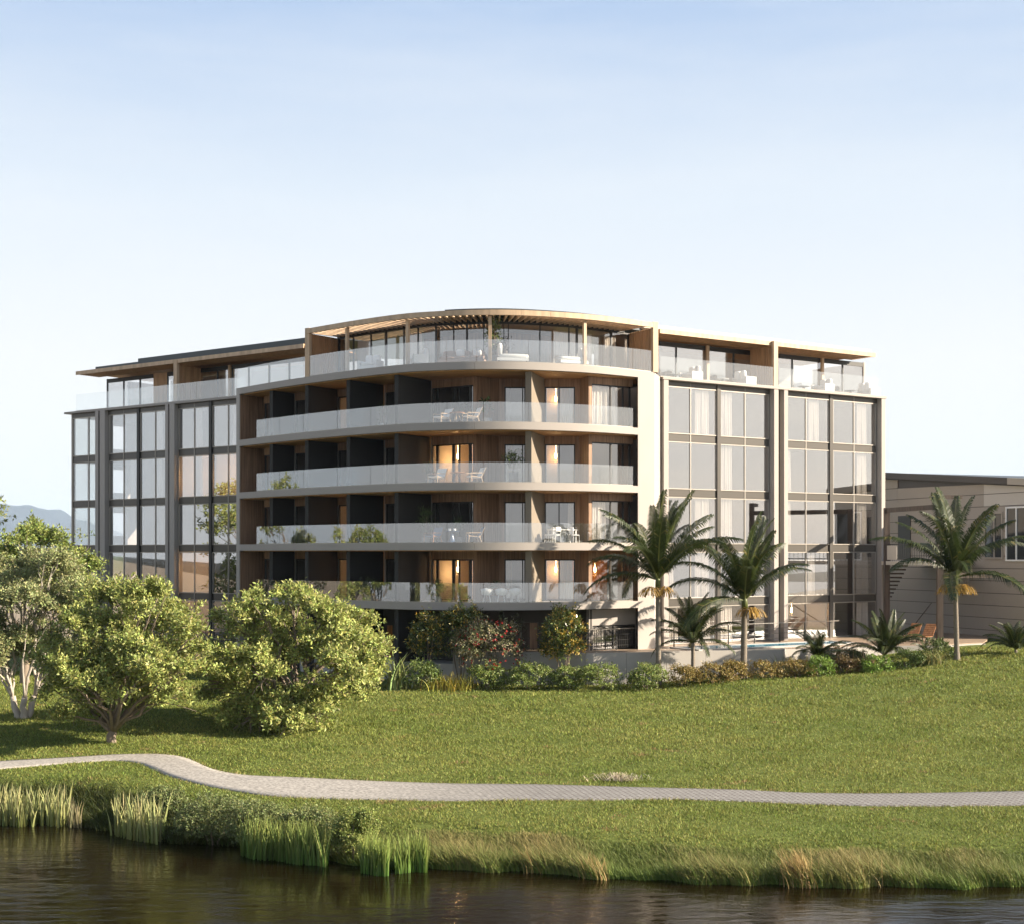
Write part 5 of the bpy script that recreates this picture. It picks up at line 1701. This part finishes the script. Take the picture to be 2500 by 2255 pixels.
# upright flowering bushes against the building
YT = ((.42, .29, .05), .30)
shrub('flowering_bush', 'narrow bush with yellow young leaves left of the taller one', 1040, 1562, 38, 64, 75.2, 4000, .17, .065, (.075, .10, .028), 'bushes along the dark ground floor wall', tip=YT, mat='glossleaf', lobes=4, spread=.26, stems=5)
shrub('flowering_bush', 'tall bush with golden top rising behind the red flowering one', 1124, 1556, 50, 78, 75.6, 5600, .17, .065, (.085, .11, .03), 'bushes along the dark ground floor wall', tip=YT, mat='glossleaf', lobes=5, spread=.26, stems=5)
shrub('flowering_bush', 'wide bush sprinkled with red flowers and pale leaf edges', 1196, 1580, 82, 70, 74.6, 9000, .15, .055, (.16, .16, .075), 'bushes along the dark ground floor wall', tip=((.36, .30, .20), .25), lobes=6, spread=.24, stems=8, flowers=((.36, .03, .025), 110, .10))
shrub('flowering_bush', 'yellow tipped bush standing alone before the concrete wall', 1374, 1562, 52, 80, 74.4, 7000, .17, .065, (.10, .125, .03), 'bushes along the dark ground floor wall', tip=((.40, .27, .05), .36), mat='glossleaf', lobes=5, spread=.26, stems=5)
shrub('flowering_bush', 'sparse dark bush beside the ground floor window', 1262, 1560, 26, 50, 75.0, 700, .14, .05, (.06, .06, .03), 'bushes along the dark ground floor wall', lobes=3, spread=.3, stems=7)

def spikes(name, label, px, py, Y, n, ln, wd, col, splay, cat='plant', group=None, rad=.15, mat='glossleaf', wx=1.0):
    """long blades from one foot, arching outwards"""
    x, y, _ = at(px, py, Y)
    gz_ = float(ground(x, y))
    t = wthing(name, label, cat, (x, y, gz_), group)
    V, Q, T = blades(np.full(n, x) + RNG.normal(size=n) * rad * wx, np.full(n, y) + RNG.normal(size=n) * rad, np.full(n, gz_ - .03), ln * (.6 + .5 * RNG.random(n)), np.full(n, wd), splay * (.3 + RNG.random(n)), tints(n, col, .2, .08), 4)
    np_mesh('leaf_blades', V, Q, M[mat], t, T)['kind'] = 'stuff'
    return t
def blades(x, y, z_, ln, wd, lean, col, seg=3, az=None, tipcol=None):
    n = len(x)
    az = RNG.random(n) * 6.283 if az is None else az
    fx, fy = np.cos(az), np.sin(az)
    fa = RNG.random(n) * 6.283
    V = np.zeros((n, (seg + 1) * 2, 3))
    T = np.zeros((n, (seg + 1) * 2, 3))
    for k in range(seg + 1):
        s_ = k / seg
        th = lean * s_
        hx = ln * s_ * np.sin(th)
        hz = ln * s_ * np.cos(th)
        w_ = wd * (1 - .92 * s_ ** 1.6) / 2
        for j, sd in enumerate((-1, 1)):
            V[:, k * 2 + j, 0] = x + fx * hx + sd * w_ * np.cos(fa)
            V[:, k * 2 + j, 1] = y + fy * hx + sd * w_ * np.sin(fa)
            V[:, k * 2 + j, 2] = z_ + hz
            T[:, k * 2 + j] = col if tipcol is None else col * (1 - s_) + tipcol * s_
    b = np.arange(n)[:, None, None] * (seg + 1) * 2
    q = np.array([[k * 2, k * 2 + 1, k * 2 + 3, k * 2 + 2] for k in range(seg)])[None]
    return V.reshape(-1, 3), (b + q).reshape(-1, 4), T.reshape(-1, 3)
spikes('strap_leaf_plant', 'pale strap leaved clump at the edge of the sweeping tree', 968, 1685, 73.2, 60, 2.1, .14, (.22, .25, .10), .75, rad=.25)
spikes('feathery_plant', 'yellow feathery clump between two round shrubs', 1102, 1690, 73.2, 260, .95, .04, (.38, .32, .06), .6, rad=.5, mat='leaf', wx=1.2)
spikes('spiky_plant', 'grey green spiky clump above the olive hedge', 1935, 1625, 77.4, 170, 1.15, .05, (.24, .26, .13), .7, rad=.55, mat='leaf', wx=1.3)
spikes('spiky_plant', 'grey green spiky clump by the low young palm', 2062, 1612, 79.0, 130, .95, .05, (.20, .22, .11), .7, rad=.5, mat='leaf')
spikes('arching_grass', 'pale arching grass fountain between the round shrubs', 2275, 1650, 76.6, 150, 1.15, .05, (.26, .25, .09), 1.3, rad=.2, mat='leaf')
spikes('branching_shrub', 'bare pale branched shrub among the green balls', 2125, 1625, 77.2, 46, 1.3, .05, (.34, .27, .13), .8, rad=.3, mat='leaf')

# pot plants on the balconies
def pot_plant(name, label, px, o, lv, h, n, ln, wd, col, potr=.2, poth=.4, crown_r=.35, kind='bush'):
    p, a_ = place(px, o, lv)
    t = wthing(name, label, 'potted plant', p, 'pot plants on the balconies')
    obj('pot', MB().lathe([(potr * .8, 0), (potr, .02), (potr, poth), (potr * .86, poth), (potr * .84, poth - .05)], 14, p), M['pot'], t)
    r = random.Random(px)
    mb = MB()
    for i in range(1 if kind == 'ball' else 4):
        q = wob((p[0] + r.uniform(-.05, .05), p[1], p[2] + poth - .08), (p[0] + r.uniform(-.5, .5) * crown_r * (kind != 'ball'), p[1] + r.uniform(-.4, .4) * crown_r, p[2] + h - crown_r * .6), 4, .04, r)
        mb.tube(q, .014, 5)
    obj('stem', mb, M['bark'], t)
    if kind == 'ball':
        lb = [(p[0], p[1], p[2] + h - crown_r * .8, crown_r, crown_r, crown_r * .75)]
    else:
        lb = [(p[0], p[1], p[2] + poth + (h - poth) * f, crown_r * w_, crown_r * w_, (h - poth) * .22) for f, w_ in ((.25, .7), (.55, 1.), (.85, .75))]
    crown('foliage', lb, n // 5, 5, ln, wd, col, t, 'glossleaf', .18, inner=.3)
PG = (.075, .11, .035)
pot_plant('potted_fiddle_plant', 'broad leaved plant in a grey pot, topmost balcony', 1190, -1.5, L2, 1.1, 60, .26, .15, PG, .25, .35, .3)
pot_plant('potted_shrub', 'slim leafy pot plant behind the topmost sling chairs', 1133, -1.9, L2, 1.35, 260, .10, .05, PG, .18, .35, .22)
pot_plant('potted_shrub', 'slim leafy plant beside the third dark partition, topmost balcony', 930, -1.3, L2, 1.2, 220, .10, .05, PG, .16, .3, .2)
pot_plant('potted_topiary', 'round headed little tree in a grey pot beside the narrow window', 1254, -1.2, L3, 1.75, 700, .09, .05, (.10, .14, .03), .26, .62, .5, 'ball')
pot_plant('potted_bamboo', 'slim bamboo in a pot left of the cushioned armchair', 1048, -1.4, L3, 1.1, 260, .14, .035, PG, .18, .3, .3)
pot_plant('potted_bamboo', 'tall bamboo in a pot beside the brown timber chair', 1040, -1.3, L4, 1.85, 900, .15, .035, PG, .22, .35, .5)
pot_plant('potted_bamboo', 'bushy bamboo behind the blue pedestal table', 1120, -1.7, L4, 1.35, 420, .15, .035, PG, .2, .35, .35)
pot_plant('potted_shrub', 'leafy plant on the lowest balcony left of the tub chairs', 1070, -1.0, L5, 1.1, 420, .12, .045, PG, .2, .3, .45)
pot_plant('potted_shrub', 'dark leafy plant between two tub chairs on the lowest balcony', 1206, -1.6, L5, 1.15, 320, .12, .045, PG, .2, .35, .28)
pot_plant('potted_bamboo', 'long bamboo screen plant on the lowest balcony by the fourth partition', 905, -.7, L5, 1.1, 900, .15, .035, (.05, .06, .025), .3, .3, .8)
pot_plant('potted_tree', 'tall leafy pot tree behind the central pergola post', 1206, -.75, LP, 2.35, 420, .16, .085, (.13, .17, .05), .24, .45, .40)
pot_plant('potted_shrub', 'dark pot plant right of the tall pot tree', 1237, -1.5, LP, 1.5, 160, .13, .06, (.035, .03, .02), .2, .4, .35)

# ------------------------------------------------------------------ shore plants
g3 = 'grey green mounds on the bank'
for px, py, rx, rz, Y, lb, c_ in ((398, 1964, 62, 40, 48.4, 'small grey green mound behind the tall pale reeds', (.17, .20, .075)), (520, 2000, 88, 60, 45.7, 'largest grey green mound on the lake bank', (.17, .20, .075)), (632, 2012, 84, 56, 44.9, 'grey green mound right of the largest one', (.175, .205, .075)),
                                  (758, 2022, 70, 50, 44.2, 'grey green mound between the big ones and the bright bush', (.185, .215, .08)), (866, 2038, 54, 62, 42.9, 'brightest leafy bush at the end of the bank mounds', (.22, .26, .07))):
    shrub('bank_shrub', lb, px, py, rx, rz, Y, 17000, .065, .036, c_, g3, lobes=7, spread=.11, depth=.85)
def reeds(label, px0, px1, n, ln, wd, col, tip, off=(-.35, .5), seed=0, bent=.22, far=0):
    x0 = (px0 - 1250) / FPX * 46.0
    x1 = (px1 - 1250) / FPX * 46.0
    Ym = 46.0
    for _ in range(4):          # settle on the shore's own distance
        Ym = float(shore((x0 + x1) / 2)) + far
        x0, x1 = (px0 - 1250) / FPX * Ym, (px1 - 1250) / FPX * Ym
    x = RNG.uniform(x0, x1, n)
    y = shore(x) + far + RNG.uniform(off[0], off[1], n)
    t = wthing('reed_clump', label, 'reeds', ((x0 + x1) / 2, float(np.mean(y)), WATER), 'reed clumps in the shallows')
    V, Q, T = blades(x, y, np.full(n, WATER - .15), ln * (.55 + .5 * RNG.random(n)), np.full(n, wd), bent * (.2 + RNG.random(n)), tints(n, col, .25, .08), 4, tipcol=tints(n, tip, .2, .06))
    np_mesh('reed_blades', V, Q, M['blade'], t, T)
PALEG, PALET = (.18, .21, .06), (.40, .40, .18)
reeds('tall pale reeds at the left edge of the lake', -60, 160, 340, 1.5, .075, PALEG, PALET, (-.5, .7))
reeds('tall pale reeds standing alone in front of the small mound', 272, 412, 170, 1.65, .08, PALEG, PALET, (-.9, .2))
reeds('wide bright green reeds below the grey green mounds', 590, 815, 900, 1.45, .045, (.08, .17, .03), (.30, .34, .10), (-1.15, -.35))
reeds('bright green reeds below the brightest bush', 886, 955, 330, 1.35, .045, (.07, .17, .03), (.29, .34, .09), (-1.0, -.3))
reeds('isolated bright green reeds at the end of the reed line', 972, 1046, 380, 1.3, .045, (.08, .19, .03), (.30, .34, .10), (-.75, -.15))
reeds('thin pale reeds between the two tall pale clumps', 170, 205, 30, 1.2, .05, (.25, .22, .10), (.40, .34, .20), (-.5, .2))

def bank_grass():
    n = 66000
    x = RNG.uniform(-6.5, 25, n)
    d = RNG.random(n) ** 1.3 * 2.5 - .1
    y = shore(x) + d
    patch = .5 + .5 * np.sin(x * 1.15 + .6 * np.sin(x * .37)) * np.sin(x * .53 + 2 + y * .4)
    ln = (.45 + .5 * RNG.random(n)) * (.5 + .6 * patch) * np.clip(1.25 - d * .42, .2, 1.2) * np.clip((x + 7.5) / 3, .3, 1)
    z_ = ground(x, y) - .04
    green, tan, lime = np.array([.13, .17, .04]), np.array([.36, .27, .12]), np.array([.15, .25, .045])
    f = np.clip(patch * .8 - .22 + .22 * RNG.normal(size=n) + np.where(x < 1, .25, 0) * (d > .8), 0, 1)[:, None]
    low = (d < .45)[:, None]
    c = np.where(low, lime, green)[...] * (1 - f * .6) + tan * f * .6
    tip = (green * .9) * (1 - f) + tan * f
    c, tip = c * (1 + .25 * RNG.normal(size=(n, 1)).clip(-2, 2)), tip * (1 + .2 * RNG.normal(size=(n, 1)).clip(-2, 2))
    az = math.pi * .78 + RNG.normal(size=n) * .9
    V, Q, T = blades(x, y, z_, ln, np.full(n, .026), .35 + .5 * RNG.random(n), np.clip(c, .01, .8), 3, az, np.clip(tip, .01, .8))
    o = np_mesh('bank_grass', V, Q, M['blade'], None, T)
    o['kind'] = 'stuff'
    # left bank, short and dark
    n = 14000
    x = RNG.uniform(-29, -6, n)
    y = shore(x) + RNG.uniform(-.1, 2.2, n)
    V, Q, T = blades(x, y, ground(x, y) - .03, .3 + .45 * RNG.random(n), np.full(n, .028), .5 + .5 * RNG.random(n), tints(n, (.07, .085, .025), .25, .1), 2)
    o = np_mesh('shaded_bank_grass', V, Q, M['blade'], None, T)
    o['kind'] = 'stuff'
bank_grass()
for px, n, lb in ((1962, 300, 'tall straw coloured grass tussock leaning over the water'), (2110, 160, 'lower straw tussock right of the tallest one'), (1460, 160, 'straw grass tussock in the middle of the bank'), (1310, 150, 'rusty straw tussock left of the middle of the bank')):
    Y_ = float(shore((px - 1250) / FPX * 40.5)) + .25
    x = (px - 1250) / FPX * Y_
    t = wthing('grass_tussock', lb, 'grass tussock', (x, Y_, float(ground(x, Y_))), 'straw tussocks on the bank')
    V, Q, T = blades(x + RNG.normal(size=n) * .22, Y_ + RNG.normal(size=n) * .2, np.full(n, float(ground(x, Y_)) - .05), (1.35 if px == 1962 else .95) * (.5 + .5 * RNG.random(n)), np.full(n, .03), .25 + .45 * RNG.random(n), tints(n, (.34, .25, .10), .2, .06), 4, math.pi * .85 + RNG.normal(size=n) * .8)
    np_mesh('grass_blades', V, Q, M['blade'], t, T)

# ------------------------------------------------------------------ mown lawn
def lawn():
    pts = []
    for (x0, x1, y0, y1, dens) in ((-29, 24, 39.5, 50, 420), (-30, 28, 50, 60, 300), (-31, 31, 60, 68, 230), (-33, 33, 68, 84, 150)):
        n = int((x1 - x0) * (y1 - y0) * dens)
        x, y = RNG.uniform(x0, x1, n), RNG.uniform(y0, y1, n)
        keep = (np.abs(x / y) < .50) & (y > shore(x) + 1.3) & ~on_path(x, y, -.10 * RNG.random(n) ** 2)
        keep &= ~((y > 76.3 - .12 * np.abs(x - 4)) & (x > -14) & (x < 15.2)) & ~((y > 79 + .55 * (x - 15)) & (x >= 15.2) & (x < 22)) & ~((y > 82.6) & (x >= 22))
        pts.append(np.stack([x[keep], y[keep]], 1))
    p = np.concatenate(pts)
    x, y = p[:, 0], p[:, 1]
    n = len(x)
    nz = lambda fx, fy, a_: np.sin(x * fx + a_ + 1.3 * np.sin(y * fy * .7)) * np.sin(y * fy + 2 * a_ + 1.1 * np.sin(x * fx * .6))
    m = .5 + .25 * nz(.35, .42, .4) + .18 * nz(.9, 1.1, 2.0) + .14 * nz(2.3, 2.7, 4.0)
    base = np.array([.14, .178, .038]) * (1 - m[:, None]) + np.array([.235, .242, .066]) * m[:, None]
    dry = (nz(1.7, 2.2, 7.0) * nz(.41, .53, 1.0) > .70) & (RNG.random(n) < .6)
    base[dry] = np.array([.27, .19, .085])
    edge = on_path(x, y, .22) & (RNG.random(n) < .45)
    base[edge] = np.array([.25, .22, .10])
    c = np.clip(base * (1 + .30 * RNG.normal(size=(n, 1)).clip(-2, 2)) * (1 + .08 * RNG.normal(size=(n, 3))), .008, .7)
    ln = (.06 + .06 * RNG.random(n)) * (1 + .35 * nz(1.3, 1.6, 5.0)) * (1 + (y - 45) * .012)
    V, Q, T = blades(x, y, ground(x, y) - .012, ln, .030 + .0008 * (y - 40), .35 + .8 * RNG.random(n), c, 1, tipcol=c * 1.18)
    o = np_mesh('lawn_grass', V, Q, M['blade'], None, T)
    o['kind'] = 'stuff'
lawn()

# heap of dry stalks beside the path, fallen leaves on the lawn
hx, hy, hz = at_ground(1510, 1906)
hp = wthing('stalk_heap', 'flat heap of pale dry stalks beside the path', 'heap', (hx, hy, hz))
n = 130
V, Q, T = blades(hx + RNG.normal(size=n) * .36, hy + RNG.normal(size=n) * .12, np.full(n, hz + .03), .35 + .4 * RNG.random(n), np.full(n, .03), np.full(n, 1.45), tints(n, (.55, .47, .34), .25, .05), 2)
np_mesh('dry_stalks', V, Q, M['blade'], hp, T)
